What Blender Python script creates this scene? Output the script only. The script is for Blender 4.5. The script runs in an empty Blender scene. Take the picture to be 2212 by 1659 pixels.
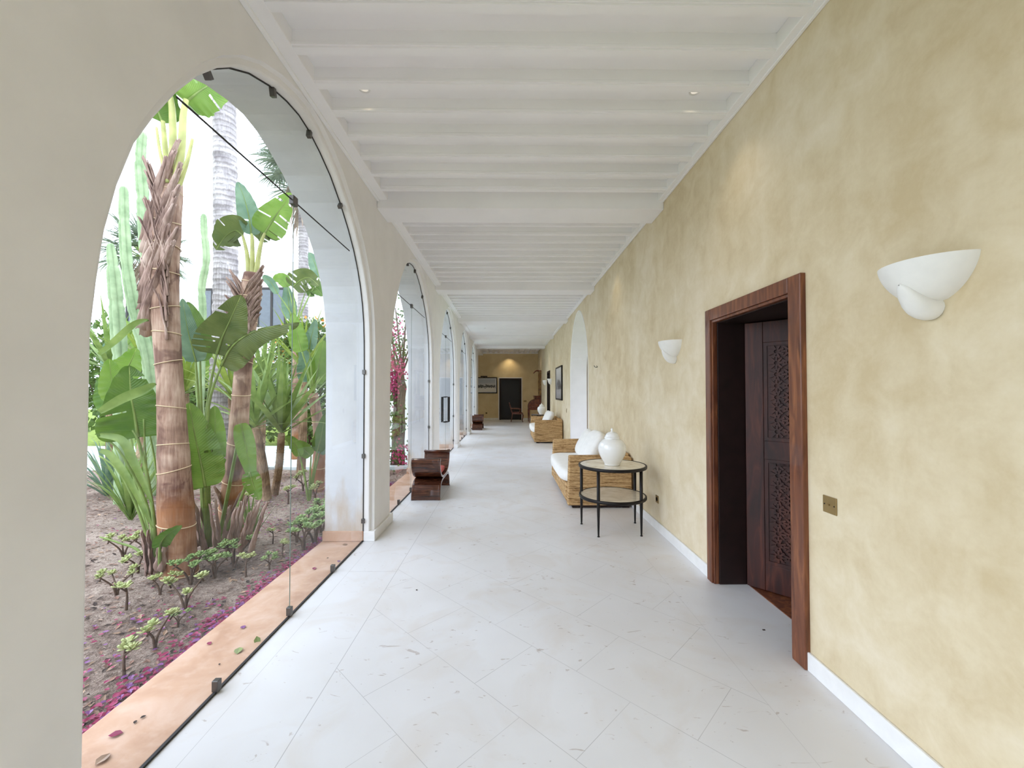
import bpy, bmesh, math, random
from mathutils import Vector, Matrix, Quaternion
from math import sin, cos, pi, radians as R

S = bpy.context.scene
C = S.collection
# ------------------------------------------------------------------ camera, sky, exposure
F_PX, W_PX, H_PX, VX, VY, CAM_Z = 900.0, 2212.0, 1659.0, 1097.0, 846.5, 1.5
YAW = math.atan((W_PX / 2 - VX) / F_PX)
PIT = math.atan((VY - H_PX / 2) / F_PX)
FW = Vector((sin(YAW) * cos(PIT), cos(YAW) * cos(PIT), sin(PIT)))
RT = Vector((cos(YAW), -sin(YAW), 0))
UP = RT.cross(FW)
cd = bpy.data.cameras.new('camera'); cam = bpy.data.objects.new('camera', cd); C.objects.link(cam)
cd.sensor_fit = 'HORIZONTAL'; cd.sensor_width = 36.0; cd.lens = 36.0 * F_PX / W_PX
cd.clip_start = 0.05; cd.clip_end = 300
M = Matrix((RT, UP, -FW)).transposed().to_4x4(); M.translation = Vector((0, 0, CAM_Z)); cam.matrix_world = M
S.camera = cam

S.view_settings.view_transform = 'Standard'; S.view_settings.look = 'None'
S.view_settings.gamma = 1.0; S.view_settings.use_curve_mapping = False
S.view_settings.exposure = 0.0
SKY = 5.25
wd = bpy.data.worlds.new('overcast_sky'); S.world = wd; wd.use_nodes = True
nt = wd.node_tree; nt.nodes.clear()
wo = nt.nodes.new('ShaderNodeOutputWorld'); bg = nt.nodes.new('ShaderNodeBackground')
tc = nt.nodes.new('ShaderNodeTexCoord'); ns = nt.nodes.new('ShaderNodeTexNoise'); cr = nt.nodes.new('ShaderNodeValToRGB')
ns.inputs['Scale'].default_value = 2.2; ns.inputs['Detail'].default_value = 5
cr.color_ramp.elements[0].position = 0.35; cr.color_ramp.elements[0].color = (0.63, 0.74, 0.93, 1)
cr.color_ramp.elements[1].position = 0.68; cr.color_ramp.elements[1].color = (0.90, 0.93, 1.05, 1)
nt.links.new(tc.outputs['Generated'], ns.inputs['Vector']); nt.links.new(ns.outputs['Fac'], cr.inputs['Fac'])
nt.links.new(cr.outputs['Color'], bg.inputs['Color']); bg.inputs['Strength'].default_value = SKY
nt.links.new(bg.outputs['Background'], wo.inputs['Surface'])
try:
    S.cycles.max_bounces = 12; S.cycles.diffuse_bounces = 7; S.cycles.glossy_bounces = 4
    S.cycles.transparent_max_bounces = 24; S.cycles.sample_clamp_indirect = 8
    S.cycles.caustics_reflective = False; S.cycles.caustics_refractive = False
except Exception:
    pass

def at(px, py, Y):
    """world point at depth Y seen at pixel px, py of the photograph"""
    d = FW * F_PX + RT * (px - W_PX / 2) - UP * (py - H_PX / 2)
    return Vector((0, 0, CAM_Z)) + d * (Y / d.y)
def ground(px, py, z=0.0):
    d = FW * F_PX + RT * (px - W_PX / 2) - UP * (py - H_PX / 2)
    return Vector((0, 0, CAM_Z)) + d * ((z - CAM_Z) / d.z)

# ------------------------------------------------------------------ materials
def lin(c):
    return tuple(((v / 255) / 12.92 if v / 255 <= 0.04045 else (((v / 255) + 0.055) / 1.055) ** 2.4) for v in c) + (1,)
class NT:
    def __init__(s, name):
        s.m = bpy.data.materials.new(name); s.m.use_nodes = True; s.t = s.m.node_tree; s.t.nodes.clear()
        s.out = s.n('ShaderNodeOutputMaterial'); s._tc = None
    def n(s, typ, **kw):
        x = s.t.nodes.new(typ)
        for k, v in kw.items(): setattr(x, k, v)
        return x
    def l(s, a, b): s.t.links.new(a, b)
    def coord(s, kind='Object'):
        if not s._tc: s._tc = s.n('ShaderNodeTexCoord')
        return s._tc.outputs[kind]
    def mapping(s, scale=(1, 1, 1), rot=(0, 0, 0), kind='Object'):
        mp = s.n('ShaderNodeMapping'); mp.inputs['Scale'].default_value = scale; mp.inputs['Rotation'].default_value = rot
        s.l(s.coord(kind), mp.inputs['Vector']); return mp.outputs['Vector']
    def noise(s, scale, detail=4, vec=None, rough=0.55, dist=0):
        x = s.n('ShaderNodeTexNoise'); x.inputs['Scale'].default_value = scale; x.inputs['Detail'].default_value = detail
        x.inputs['Roughness'].default_value = rough; x.inputs['Distortion'].default_value = dist
        s.l(vec or s.coord(), x.inputs['Vector']); return x.outputs['Fac']
    def ramp(s, fac, stops):
        x = s.n('ShaderNodeValToRGB'); e = x.color_ramp.elements
        while len(e) < len(stops): e.new(0.5)
        for i, (p, c) in enumerate(stops):
            e[i].position = p; e[i].color = lin(c) if len(c) == 3 else c
        s.l(fac, x.inputs['Fac']); return x.outputs['Color']
    def math(s, op, a, b=None, c=None):
        x = s.n('ShaderNodeMath', operation=op)
        for i, v in enumerate((a, b, c)):
            if v is None: continue
            if isinstance(v, (int, float)): x.inputs[i].default_value = v
            else: s.l(v, x.inputs[i])
        return x.outputs[0]
    def mix(s, fac, a, b, mode='MIX'):
        x = s.n('ShaderNodeMix', data_type='RGBA', blend_type=mode)
        for sock, v in ((x.inputs[0], fac), (x.inputs[6], a), (x.inputs[7], b)):
            if isinstance(v, (int, float)): sock.default_value = v
            elif isinstance(v, tuple): sock.default_value = lin(v) if len(v) == 3 else v
            else: s.l(v, sock)
        return x.outputs[2]
    def xyz(s, vec=None):
        x = s.n('ShaderNodeSeparateXYZ'); s.l(vec or s.coord(), x.inputs[0]); return x.outputs
    def bump(s, h, strength=0.2, dist=0.01):
        b = s.n('ShaderNodeBump'); b.inputs['Strength'].default_value = strength; b.inputs['Distance'].default_value = dist
        s.l(h, b.inputs['Height']); return b.outputs['Normal']
    def bsdf(s, col, rough=0.6, spec=0.4, metal=0.0, normal=None, coat=0.0):
        p = s.n('ShaderNodeBsdfPrincipled')
        if isinstance(col, tuple): p.inputs['Base Color'].default_value = lin(col) if len(col) == 3 else col
        else: s.l(col, p.inputs['Base Color'])
        if isinstance(rough, (int, float)): p.inputs['Roughness'].default_value = rough
        else: s.l(rough, p.inputs['Roughness'])
        p.inputs['Specular IOR Level'].default_value = spec; p.inputs['Metallic'].default_value = metal
        p.inputs['Coat Weight'].default_value = coat
        if normal is not None: s.l(normal, p.inputs['Normal'])
        return p.outputs[0]
    def done(s, sh): s.l(sh, s.out.inputs['Surface']); return s.m

MAT = {}
def plain(name, col, rough=0.6, spec=0.4, metal=0.0, var=0.06, scale=9, bump=0.0, bscale=60, coat=0.0):
    t = NT(name); d = tuple(max(0, v * (1 - var)) for v in col); u = tuple(min(255, v * (1 + var)) for v in col)
    c = t.ramp(t.noise(scale, 4), [(0.3, d), (0.7, u)])
    nm = t.bump(t.noise(bscale, 3), bump, 0.004) if bump else None
    MAT[name] = t.done(t.bsdf(c, rough, spec, metal, nm, coat)); return MAT[name]

plain('white_paint', (236, 234, 232), 0.7, 0.25, var=0.015, scale=3, bump=0.08, bscale=35)
plain('ceiling_paint', (244, 243, 243), 0.6, 0.25, var=0.01, scale=2)
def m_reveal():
    t = NT('weathered_dimmed_reveal')
    c = t.ramp(t.noise(3, 5), [(0.3, (202, 204, 208)), (0.7, (214, 216, 219))])  # base greyed so daylight looks weaker; the tan stains below are real weathering
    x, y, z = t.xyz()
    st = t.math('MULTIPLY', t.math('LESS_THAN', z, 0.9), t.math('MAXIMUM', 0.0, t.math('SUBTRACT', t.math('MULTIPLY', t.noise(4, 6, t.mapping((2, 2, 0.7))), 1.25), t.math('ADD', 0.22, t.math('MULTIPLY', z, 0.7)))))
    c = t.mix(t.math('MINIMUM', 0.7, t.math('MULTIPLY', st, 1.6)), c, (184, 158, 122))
    MAT['dimmed_reveal_paint'] = t.done(t.bsdf(c, 0.75, 0.2, normal=t.bump(t.noise(30, 4), 0.06, 0.004)))
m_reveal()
plain('black_metal', (22, 16, 15), 0.42, 0.3, var=0.1)
plain('seal_dark', (52, 50, 50), 0.6, 0.3)
plain('glass_edge', (112, 128, 118), 0.3, 0.4)
plain('clip_metal', (98, 95, 92), 0.35, 0.5, metal=0.7)
plain('brass', (150, 126, 82), 0.42, 0.5, metal=0.6)
plain('ceramic', (242, 242, 240), 0.12, 0.55, var=0.01, coat=0.6)
plain('plaster_lamp', (234, 232, 227), 0.75, 0.2, var=0.02, bump=0.1, bscale=50)
plain('cushion_white', (238, 237, 234), 0.9, 0.1, var=0.015, scale=14, bump=0.12, bscale=90)
plain('pink_cushion', (176, 92, 88), 0.85, 0.15, var=0.08)
plain('brown_plaster', (132, 112, 86), 0.85, 0.1)
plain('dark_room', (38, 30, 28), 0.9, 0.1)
plain('baseboard_white', (232, 231, 229), 0.55, 0.3, var=0.02)
plain('black_frame', (26, 22, 22), 0.45, 0.4)
plain('mount_white', (232, 232, 232), 0.8, 0.2, var=0.01)
plain('red_leather', (92, 34, 26), 0.4, 0.5, var=0.15)
plain('dark_wood_shadow', (34, 18, 16), 0.55, 0.35, var=0.2)
plain('window_grey', (84, 92, 100), 0.2, 0.6)
plain('render_white', (236, 236, 236), 0.85, 0.1, var=0.02, scale=1)
plain('pool_white', (206, 214, 212), 0.6, 0.3, var=0.03, scale=2)
plain('lawn', (112, 128, 62), 0.95, 0.05, var=0.25, scale=6)
plain('stem_brown', (92, 74, 62), 0.85, 0.1, var=0.2, scale=30)
plain('lamp_ring', (228, 226, 222), 0.4, 0.4, var=0.01)

def m_plaster():
    t = NT('beige_plaster')
    big = t.noise(0.9, 3); mid = t.noise(5, 5, dist=0.6); fine = t.noise(42, 4)
    streak = t.noise(1.0, 4, t.mapping((1.0, 7, 0.5)))
    f = t.math('ADD', t.math('MULTIPLY', big, 0.45), t.math('ADD', t.math('MULTIPLY', mid, 0.35), t.math('ADD', t.math('MULTIPLY', fine, 0.1), t.math('MULTIPLY', streak, 0.12))))
    c = t.ramp(f, [(0.37, (200, 180, 142)), (0.5, (216, 200, 167)), (0.63, (228, 215, 190))])
    # faint hairline crack patches and lighter trowel marks
    c = t.mix(t.math('MULTIPLY', t.noise(16, 6, dist=1.5), 0.12), c, (240, 232, 208))
    MAT['plaster'] = t.done(t.bsdf(c, 0.72, 0.25, normal=t.bump(t.noise(30, 5), 0.12, 0.006)))
m_plaster()
def m_ochre():
    t = NT('ochre_plaster')
    c = t.ramp(t.noise(2.2, 5, dist=0.5), [(0.3, (216, 193, 147)), (0.7, (229, 210, 168))])
    MAT['ochre'] = t.done(t.bsdf(c, 0.75, 0.2))
m_ochre()
def m_floor():
    t = NT('white_limestone')
    x, y, z = t.xyz()
    u = t.math('MULTIPLY', t.math('ADD', t.math('SUBTRACT', x, y), 2.345), 0.70711)
    v = t.math('MULTIPLY', t.math('SUBTRACT', t.math('ADD', x, y), 1.373), 0.70711)
    cb = t.n('ShaderNodeCombineXYZ'); t.l(u, cb.inputs[0]); t.l(v, cb.inputs[1])
    br = t.n('ShaderNodeTexBrick'); br.offset = 0.5; t.l(cb.outputs[0], br.inputs['Vector'])
    br.inputs['Scale'].default_value = 1; br.inputs['Brick Width'].default_value = 0.636; br.inputs['Row Height'].default_value = 0.445
    br.inputs['Mortar Size'].default_value = 0.0017; br.inputs['Mortar Smooth'].default_value = 0.3
    br.inputs['Color1'].default_value = (1, 1, 1, 1); br.inputs['Color2'].default_value = (0.93, 0.93, 0.93, 1); br.inputs['Mortar'].default_value = (0, 0, 0, 1)
    def line(val, pos, w): return t.math('LESS_THAN', t.math('ABSOLUTE', t.math('SUBTRACT', val, pos)), w)
    inner = t.math('GREATER_THAN', x, -0.93); innr = t.math('LESS_THAN', x, 1.25)
    field = t.math('MULTIPLY', inner, innr)
    joint = t.math('MULTIPLY', t.math('MULTIPLY', br.outputs['Fac'], field), t.math('MULTIPLY', t.noise(3.0, 3), 1.1))
    for a in (t.math('MULTIPLY', line(x, -0.93, 0.0020), 0.75), t.math('MULTIPLY', line(x, -1.325, 0.0016), 0.5), t.math('MULTIPLY', line(x, 1.25, 0.0016), 0.3),
              t.math('MULTIPLY', t.math('MULTIPLY', line(t.math('PINGPONG', t.math('ADD', y, 0.08), 1.2), 1.2, 0.0022), t.math('LESS_THAN', x, -0.93)), t.math('MULTIPLY', t.math('GREATER_THAN', x, -1.325), 0.6))):
        joint = t.math('MAXIMUM', joint, a)
    big = t.noise(0.7, 4); c = t.ramp(big, [(0.35, (216, 214, 213)), (0.6, (226, 226, 228))])
    warm = t.math('MULTIPLY', t.math('GREATER_THAN', t.noise(1.6, 5, dist=1.2), 0.50), 0.0)
    st = t.ramp(t.noise(2.2, 7, dist=1.0), [(0.50, (0, 0, 0)), (0.68, (255, 255, 255))])
    c = t.mix(t.math('MULTIPLY', st, 0.26), c, (203, 188, 170))
    vein = t.ramp(t.noise(5.5, 6, t.mapping((1.0, 2.6, 1), (0, 0, 0.7)), dist=2.2), [(0.655, (0, 0, 0)), (0.70, (255, 255, 255))])
    c = t.mix(t.math('MULTIPLY', vein, 0.55), c, (164, 148, 138))
    spk = t.ramp(t.noise(38, 2), [(0.735, (0, 0, 0)), (0.76, (255, 255, 255))])
    c = t.mix(t.math('MULTIPLY', spk, 0.35), c, (120, 108, 100))
    c = t.mix(t.math('MULTIPLY', joint, 0.62), c, (112, 108, 106))
    rg = t.math('ADD', 0.24, t.math('MULTIPLY', t.noise(2.5, 5), 0.26))
    MAT['floor'] = t.done(t.bsdf(c, rg, 0.45))
m_floor()
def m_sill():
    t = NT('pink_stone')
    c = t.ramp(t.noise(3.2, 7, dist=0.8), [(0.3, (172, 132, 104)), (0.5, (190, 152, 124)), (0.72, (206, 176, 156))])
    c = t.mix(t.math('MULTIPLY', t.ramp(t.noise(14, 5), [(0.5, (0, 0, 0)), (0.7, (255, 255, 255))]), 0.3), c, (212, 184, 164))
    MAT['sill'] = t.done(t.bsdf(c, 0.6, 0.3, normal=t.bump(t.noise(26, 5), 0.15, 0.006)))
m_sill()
def m_wood(name, dark, mid, light, scale=(2, 2, 16), rough=0.35, coat=0.2):
    t = NT(name)
    n = t.noise(2.6, 6, t.mapping(scale), dist=1.4)
    c = t.ramp(n, [(0.3, dark), (0.52, mid), (0.72, light)])
    MAT[name] = t.done(t.bsdf(c, rough, 0.4, normal=t.bump(n, 0.06, 0.004), coat=coat))
m_wood('frame_wood', (82, 43, 28), (114, 66, 42), (146, 92, 57), (7, 7, 0.9), 0.42)
m_wood('leaf_wood', (36, 13, 9), (62, 26, 18), (88, 43, 28), (6, 6, 0.8), 0.5, 0.0)
m_wood('bench_wood', (46, 24, 17), (82, 46, 31), (116, 70, 45), (1.2, 9, 9), 0.25, 0.5)
m_wood('desk_wood', (62, 26, 16), (108, 52, 30), (138, 76, 44), (4, 4, 4), 0.35)
m_wood('chair_wood', (70, 34, 24), (110, 62, 46), (140, 90, 70), (4, 4, 4), 0.35)
m_wood('gilt_wood', (84, 54, 24), (140, 100, 50), (178, 140, 80), (4, 4, 3), 0.4)
def m_seagrass():
    t = NT('woven_seagrass')
    n = t.noise(1.0, 5, t.mapping((3.2, 3.2, 62)), 0.65, 0.5); n2 = t.noise(1.0, 3, t.mapping((26, 26, 120)))
    f = t.math('ADD', t.math('MULTIPLY', n, 0.7), t.math('MULTIPLY', n2, 0.3))
    c = t.ramp(f, [(0.32, (58, 40, 24)), (0.42, (142, 108, 68)), (0.51, (194, 158, 112)), (0.68, (224, 194, 148))])
    MAT['seagrass'] = t.done(t.bsdf(c, 0.8, 0.2, normal=t.bump(f, 0.9, 0.012)))
m_seagrass()
def m_marble():
    t = NT('beige_marble')
    c = t.ramp(t.noise(6, 7, dist=1.6), [(0.35, (206, 194, 174)), (0.6, (228, 219, 201))])
    MAT['marble'] = t.done(t.bsdf(c, 0.12, 0.5))
m_marble()
def m_glass():
    t = NT('clear_glass')
    lw = t.n('ShaderNodeLayerWeight'); lw.inputs['Blend'].default_value = 0.5
    f = t.math('ADD', 0.035, t.math('MULTIPLY', t.math('POWER', lw.outputs['Facing'], 4.5), 0.75))
    tr = t.n('ShaderNodeBsdfTransparent'); tr.inputs['Color'].default_value = (0.95, 0.975, 0.965, 1)
    gl = t.n('ShaderNodeBsdfGlossy'); gl.inputs['Roughness'].default_value = 0.02; gl.inputs['Color'].default_value = (0.95, 0.97, 0.97, 1)
    mx = t.n('ShaderNodeMixShader'); t.l(f, mx.inputs[0]); t.l(tr.outputs[0], mx.inputs[1]); t.l(gl.outputs[0], mx.inputs[2])
    MAT['glass'] = t.done(mx.outputs[0])
m_glass()
def m_leaf(name, a, b, trans=0.35, rough=0.4, scale=6, ribs=0.0):
    t = NT(name)
    c = t.ramp(t.noise(scale, 4), [(0.3, a), (0.7, b)])
    nm = None
    if ribs:
        uv = t.n('ShaderNodeUVMap'); sx = t.n('ShaderNodeSeparateXYZ'); t.l(uv.outputs[0], sx.inputs[0])
        w = t.math('SINE', t.math('MULTIPLY', t.math('ADD', sx.outputs[1], t.math('MULTIPLY', t.math('ABSOLUTE', sx.outputs[0]), -0.12)), 260.0))
        nm = t.bump(w, 0.25, 0.004)
        mid = t.math('LESS_THAN', t.math('ABSOLUTE', sx.outputs[0]), 0.035)
        c = t.mix(t.math('MULTIPLY', mid, 0.7), c, (176, 186, 110))
        c = t.mix(t.math('MULTIPLY', t.math('ADD', w, 1.0), 0.05), c, (60, 80, 30))
    p = t.bsdf(c, rough, 0.35, normal=nm)
    tl = t.n('ShaderNodeBsdfTranslucent'); t.l(t.mix(1.0, c, (190, 200, 120), 'MULTIPLY') if False else c, tl.inputs['Color'])
    mx = t.n('ShaderNodeMixShader'); mx.inputs[0].default_value = trans; t.l(p, mx.inputs[1]); t.l(tl.outputs[0], mx.inputs[2])
    MAT[name] = t.done(mx.outputs[0])
m_leaf('leaf_deep', (62, 96, 32), (94, 124, 48), 0.45, ribs=1)
m_leaf('leaf_bright', (96, 132, 46), (124, 154, 68), 0.45, ribs=1)
m_leaf('leaf_blue', (84, 116, 92), (118, 146, 116), 0.3, ribs=1)
m_leaf('leaf_olive', (72, 90, 42), (104, 116, 62), 0.35, ribs=1)
m_leaf('sword_green', (92, 120, 54), (138, 160, 88), 0.35)
m_leaf('sword_yellow', (112, 136, 46), (150, 166, 78), 0.4)
m_leaf('sword_blue', (86, 116, 96), (128, 150, 124), 0.25)
m_leaf('bush_green', (56, 86, 34), (104, 130, 58), 0.3, scale=20)
m_leaf('frond_grey', (96, 112, 92), (140, 152, 128), 0.3)
m_leaf('dead_frond', (134, 116, 100), (176, 158, 138), 0.2)
m_leaf('jade_leaf', (150, 166, 96), (200, 202, 146), 0.15, scale=30)
m_leaf('jade_dark', (112, 146, 84), (164, 182, 116), 0.15, scale=30)
m_leaf('petal_magenta', (134, 30, 70), (178, 62, 108), 0.3, scale=12)
m_leaf('petal_purple', (122, 66, 128), (160, 104, 164), 0.3, scale=12)
m_leaf('bougainvillea_pink', (176, 40, 96), (214, 96, 140), 0.35, scale=12)
m_leaf('flower_yellow', (206, 160, 40), (222, 120, 50), 0.3, scale=12)
m_leaf('dry_leaf', (128, 96, 72), (186, 156, 128), 0.15)
plain('petiole', (112, 132, 66), 0.5, 0.3, var=0.12)
plain('petiole_pale', (166, 168, 104), 0.5, 0.3, var=0.12)
plain('litter_brown', (122, 96, 84), 0.95, 0.05, var=0.3, scale=4)
plain('pebble_dark', (58, 48, 44), 0.9, 0.1)
def m_cactus():
    t = NT('cactus_skin')
    c = t.ramp(t.noise(5, 5), [(0.3, (112, 136, 96)), (0.7, (160, 178, 138))])
    MAT['cactus'] = t.done(t.bsdf(c, 0.6, 0.25))
m_cactus()
def m_soil():
    t = NT('garden_soil')
    n = t.noise(1.5, 6); f = t.noise(24, 6, rough=0.7)
    c = t.ramp(t.math('ADD', t.math('MULTIPLY', n, 0.5), t.math('MULTIPLY', f, 0.5)), [(0.36, (98, 80, 70)), (0.49, (170, 148, 134)), (0.60, (208, 188, 172))])
    MAT['soil'] = t.done(t.bsdf(c, 0.95, 0.08, normal=t.bump(t.math('ADD', t.math('ADD', f, n), t.noise(70, 4)), 1.0, 0.06)))
m_soil()
def m_trunk(name, a, b, c3, low=None, rings=0.0):
    t = NT(name)
    x, y, z = t.xyz()
    n = t.noise(3.0, 6, t.mapping((1, 1, 0.8)), dist=0.8); fib = t.noise(1.0, 5, t.mapping((60, 60, 5)))
    band = t.noise(1.0, 2, t.mapping((0.6, 0.6, 5.0)))
    f = t.math('ADD', t.math('MULTIPLY', n, 0.45), t.math('ADD', t.math('MULTIPLY', fib, 0.25), t.math('MULTIPLY', band, 0.3)))
    c = t.ramp(f, [(0.38, a), (0.5, b), (0.62, c3)])
    h = fib
    if low:
        pt = t.ramp(t.noise(2.2, 4, t.mapping((1.6, 1.6, 1.3)), dist=0.7), [(0.54, (0, 0, 0)), (0.60, (255, 255, 255))])
        c = t.mix(t.math('MULTIPLY', pt, 0.6), c, (88, 58, 54))
    if low: c = t.mix(t.ramp(t.math('ADD', z, t.math('MULTIPLY', n, 0.6)), [(low[1], (255, 255, 255)), (min(1, low[1] + 0.35), (0, 0, 0))]) if low[1] < 1 else t.math('LESS_THAN', t.math('ADD', z, n), low[1]), c, t.mix(f, low[0], c))
    if rings:
        w = t.math('SINE', t.math('ADD', t.math('MULTIPLY', z, rings), t.math('MULTIPLY', t.noise(4, 3), 6.0)))
        w2 = t.math('SINE', t.math('MULTIPLY', t.math('ADD', x, t.math('MULTIPLY', y, 0.6)), 120.0))
        dk = t.math('MULTIPLY', t.math('GREATER_THAN', w, 0.55), t.math('GREATER_THAN', t.noise(14, 4), 0.42))
        c = t.mix(t.math('MULTIPLY', dk, 0.42), c, (84, 74, 72)); h = t.math('ADD', w, fib)
        c = t.mix(t.math('MULTIPLY', t.math('MULTIPLY', t.math('GREATER_THAN', w2, 0.8), t.math('LESS_THAN', z, 3.9)), 0.35), c, (70, 60, 56))
    MAT[name] = t.done(t.bsdf(c, 0.8, 0.15, normal=t.bump(h, 0.4, 0.01)))
m_trunk('strelitzia_trunk', (92, 62, 54), (156, 126, 108), (196, 170, 150), ((170, 112, 64), 0.75))
m_trunk('strelitzia_husk', (96, 74, 68), (150, 124, 112), (188, 166, 152))
m_trunk('palm_bark', (118, 112, 112), (156, 150, 148), (184, 178, 174), None, 62.0)
m_trunk('palm_bark_brown', (92, 72, 54), (142, 118, 92), (182, 160, 130))
plain('scar_pale', (206, 184, 150), 0.7, 0.2)
def m_emit(name, col, s):
    t = NT(name); e = t.n('ShaderNodeEmission'); e.inputs['Color'].default_value = lin(col); e.inputs['Strength'].default_value = s
    MAT[name] = t.done(e.outputs[0])
m_emit('bulb_warm', (250, 240, 222), 0.85)
def m_sketch():
    t = NT('running_animals_sketch')
    x, y, z = t.xyz()
    band = t.math('SUBTRACT', 1.0, t.math('MULTIPLY', t.math('ABSOLUTE', t.math('ADD', z, 0.08)), 2.4))
    n = t.noise(7, 5, dist=1.8)
    s = t.math('GREATER_THAN', t.math('MULTIPLY', band, n), 0.385)
    sky = t.ramp(t.math('ADD', z, 0.5), [(0.3, (226, 222, 214)), (0.75, (176, 180, 186))])
    MAT['sketch'] = t.done(t.bsdf(t.mix(t.math('MULTIPLY', s, 0.85), sky, (40, 38, 40)), 0.6, 0.2))
m_sketch()
def m_photo():
    t = NT('grey_photograph')
    x, y, z = t.xyz()
    bg_ = t.ramp(t.math('ADD', z, 0.5), [(0.1, (96, 94, 96)), (0.45, (150, 148, 150)), (0.9, (206, 206, 206))])
    n = t.noise(3.2, 5, t.mapping((1, 2.6, 1.2)), dist=0.6)
    fig = t.math('MULTIPLY', t.math('GREATER_THAN', n, 0.5), t.math('LESS_THAN', z, 0.12))
    c = t.mix(t.math('MULTIPLY', fig, 0.75), bg_, (46, 42, 44))
    c = t.mix(t.math('MULTIPLY', t.math('LESS_THAN', z, -0.2), t.math('MULTIPLY', t.noise(22, 4), 0.8)), c, (216, 212, 212))
    MAT['photo'] = t.done(t.bsdf(c, 0.35, 0.4))
m_photo()
t_ = NT('mirror_glass'); MAT['mirror'] = t_.done(t_.bsdf((214, 208, 196), 0.04, 0.5, metal=1.0))

# ------------------------------------------------------------------ mesh builder and tagging
class MB:
    def __init__(s): s.v = []; s.f = []; s.mi = []; s.uv = {}; s.cur = 0
    def vert(s, p): s.v.append(tuple(p)); return len(s.v) - 1
    def face(s, ids): s.f.append(tuple(ids)); s.mi.append(s.cur)
    def box(s, a, b, bev=0.0):
        x0, y0, z0 = a; x1, y1, z1 = b
        i = len(s.v)
        for z in (z0, z1):
            for x, y in ((x0, y0), (x1, y0), (x1, y1), (x0, y1)): s.v.append((x, y, z))
        for q in ((3, 2, 1, 0), (4, 5, 6, 7), (0, 1, 5, 4), (1, 2, 6, 5), (2, 3, 7, 6), (3, 0, 4, 7)): s.face([i + k for k in q])
        return s
    def prism(s, pts, axis, lo, hi):
        """closed 2D outline extruded along axis 0/1/2 ; outline holds the two other coordinates in order"""
        n = len(pts); i = len(s.v)
        for h in (lo, hi):
            for (a, b) in pts:
                p = [a, b]; p.insert(axis, h); s.v.append(tuple(p))
        s.face([i + k for k in range(n)][::-1]); s.face([i + n + k for k in range(n)])
        for k in range(n):
            k2 = (k + 1) % n; s.face([i + k, i + k2, i + n + k2, i + n + k])
        return s
    def tube(s, pts, rad, n=10, cap=True, ribs=None):
        pts = [Vector(p) for p in pts]; m = len(pts)
        if isinstance(rad, (int, float)): rad = [rad] * m
        rings = []; prev = None
        for i, p in enumerate(pts):
            d = (pts[min(i + 1, m - 1)] - pts[max(i - 1, 0)])
            if d.length < 1e-9: d = Vector((0, 0, 1))
            d.normalize()
            if prev is None:
                a = Vector((1, 0, 0)) if abs(d.x) < 0.8 else Vector((0, 1, 0))
                prev = (a - d * a.dot(d)).normalized()
            else:
                prev = (prev - d * prev.dot(d)).normalized()
            b = d.cross(prev)
            ring = []
            for k in range(n):
                an = 2 * pi * k / n; rr = rad[i] * (ribs(k) if ribs else 1)
                ring.append(s.vert(p + (prev * cos(an) + b * sin(an)) * rr))
            rings.append(ring)
        for i in range(m - 1):
            for k in range(n):
                k2 = (k + 1) % n; s.face([rings[i][k], rings[i][k2], rings[i + 1][k2], rings[i + 1][k]])
        if cap: s.face(rings[0][::-1]); s.face(rings[-1])
        return s
    def lathe(s, prof, n=32, c=(0, 0, 0), sx=1, sy=1, cap=True):
        rings = []
        for r, z in prof:
            rings.append([s.vert((c[0] + r * cos(2 * pi * k / n) * sx, c[1] + r * sin(2 * pi * k / n) * sy, c[2] + z)) for k in range(n)])
        for i in range(len(prof) - 1):
            for k in range(n):
                k2 = (k + 1) % n; s.face([rings[i][k], rings[i][k2], rings[i + 1][k2], rings[i + 1][k]])
        if cap: s.face(rings[0][::-1]); s.face(rings[-1])
        return s
    def grid(s, rows, uvs=None):
        ids = [[s.vert(p) for p in r] for r in rows]
        for i in range(len(ids) - 1):
            for k in range(len(ids[0]) - 1):
                s.face([ids[i][k], ids[i][k + 1], ids[i + 1][k + 1], ids[i + 1][k]])
        if uvs:
            for i, r in enumerate(ids):
                for k, v in enumerate(r): s.uv[v] = uvs[i][k]
        return ids
    def build(s, name, mat, parent=None, smooth=False, bevel=0.0, seg=2, subd=0, solid=0.0, loc=None):
        me = bpy.data.meshes.new(name); me.from_pydata(s.v, [], s.f)
        mats = mat if isinstance(mat, (list, tuple)) else [mat]
        for m in mats: me.materials.append(MAT[m])
        if len(mats) > 1: me.polygons.foreach_set('material_index', s.mi)
        if s.uv:
            ul = me.uv_layers.new(name='UVMap')
            for lp in me.loops: ul.data[lp.index].uv = s.uv.get(lp.vertex_index, (0, 0))
        me.validate(); me.update()
        bm = bmesh.new(); bm.from_mesh(me); bmesh.ops.recalc_face_normals(bm, faces=bm.faces); bm.to_mesh(me); bm.free()
        if smooth: me.polygons.foreach_set('use_smooth', [True] * len(me.polygons))
        o = bpy.data.objects.new(name, me); C.objects.link(o)
        if bevel:
            b = o.modifiers.new('bevel', 'BEVEL'); b.width = bevel; b.segments = seg; b.limit_method = 'ANGLE'; b.angle_limit = R(35)
        if solid:
            q = o.modifiers.new('solid', 'SOLIDIFY'); q.thickness = solid; q.offset = 0
        if subd:
            q = o.modifiers.new('sub', 'SUBSURF'); q.levels = subd; q.render_levels = subd
        if parent: o.parent = parent
        if loc: o.location = loc
        return o
def empty(name, loc=(0, 0, 0), rz=0.0):
    o = bpy.data.objects.new(name, None); C.objects.link(o); o.location = loc; o.rotation_euler = (0, 0, rz)
    o.empty_display_size = 0.1; return o
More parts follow.
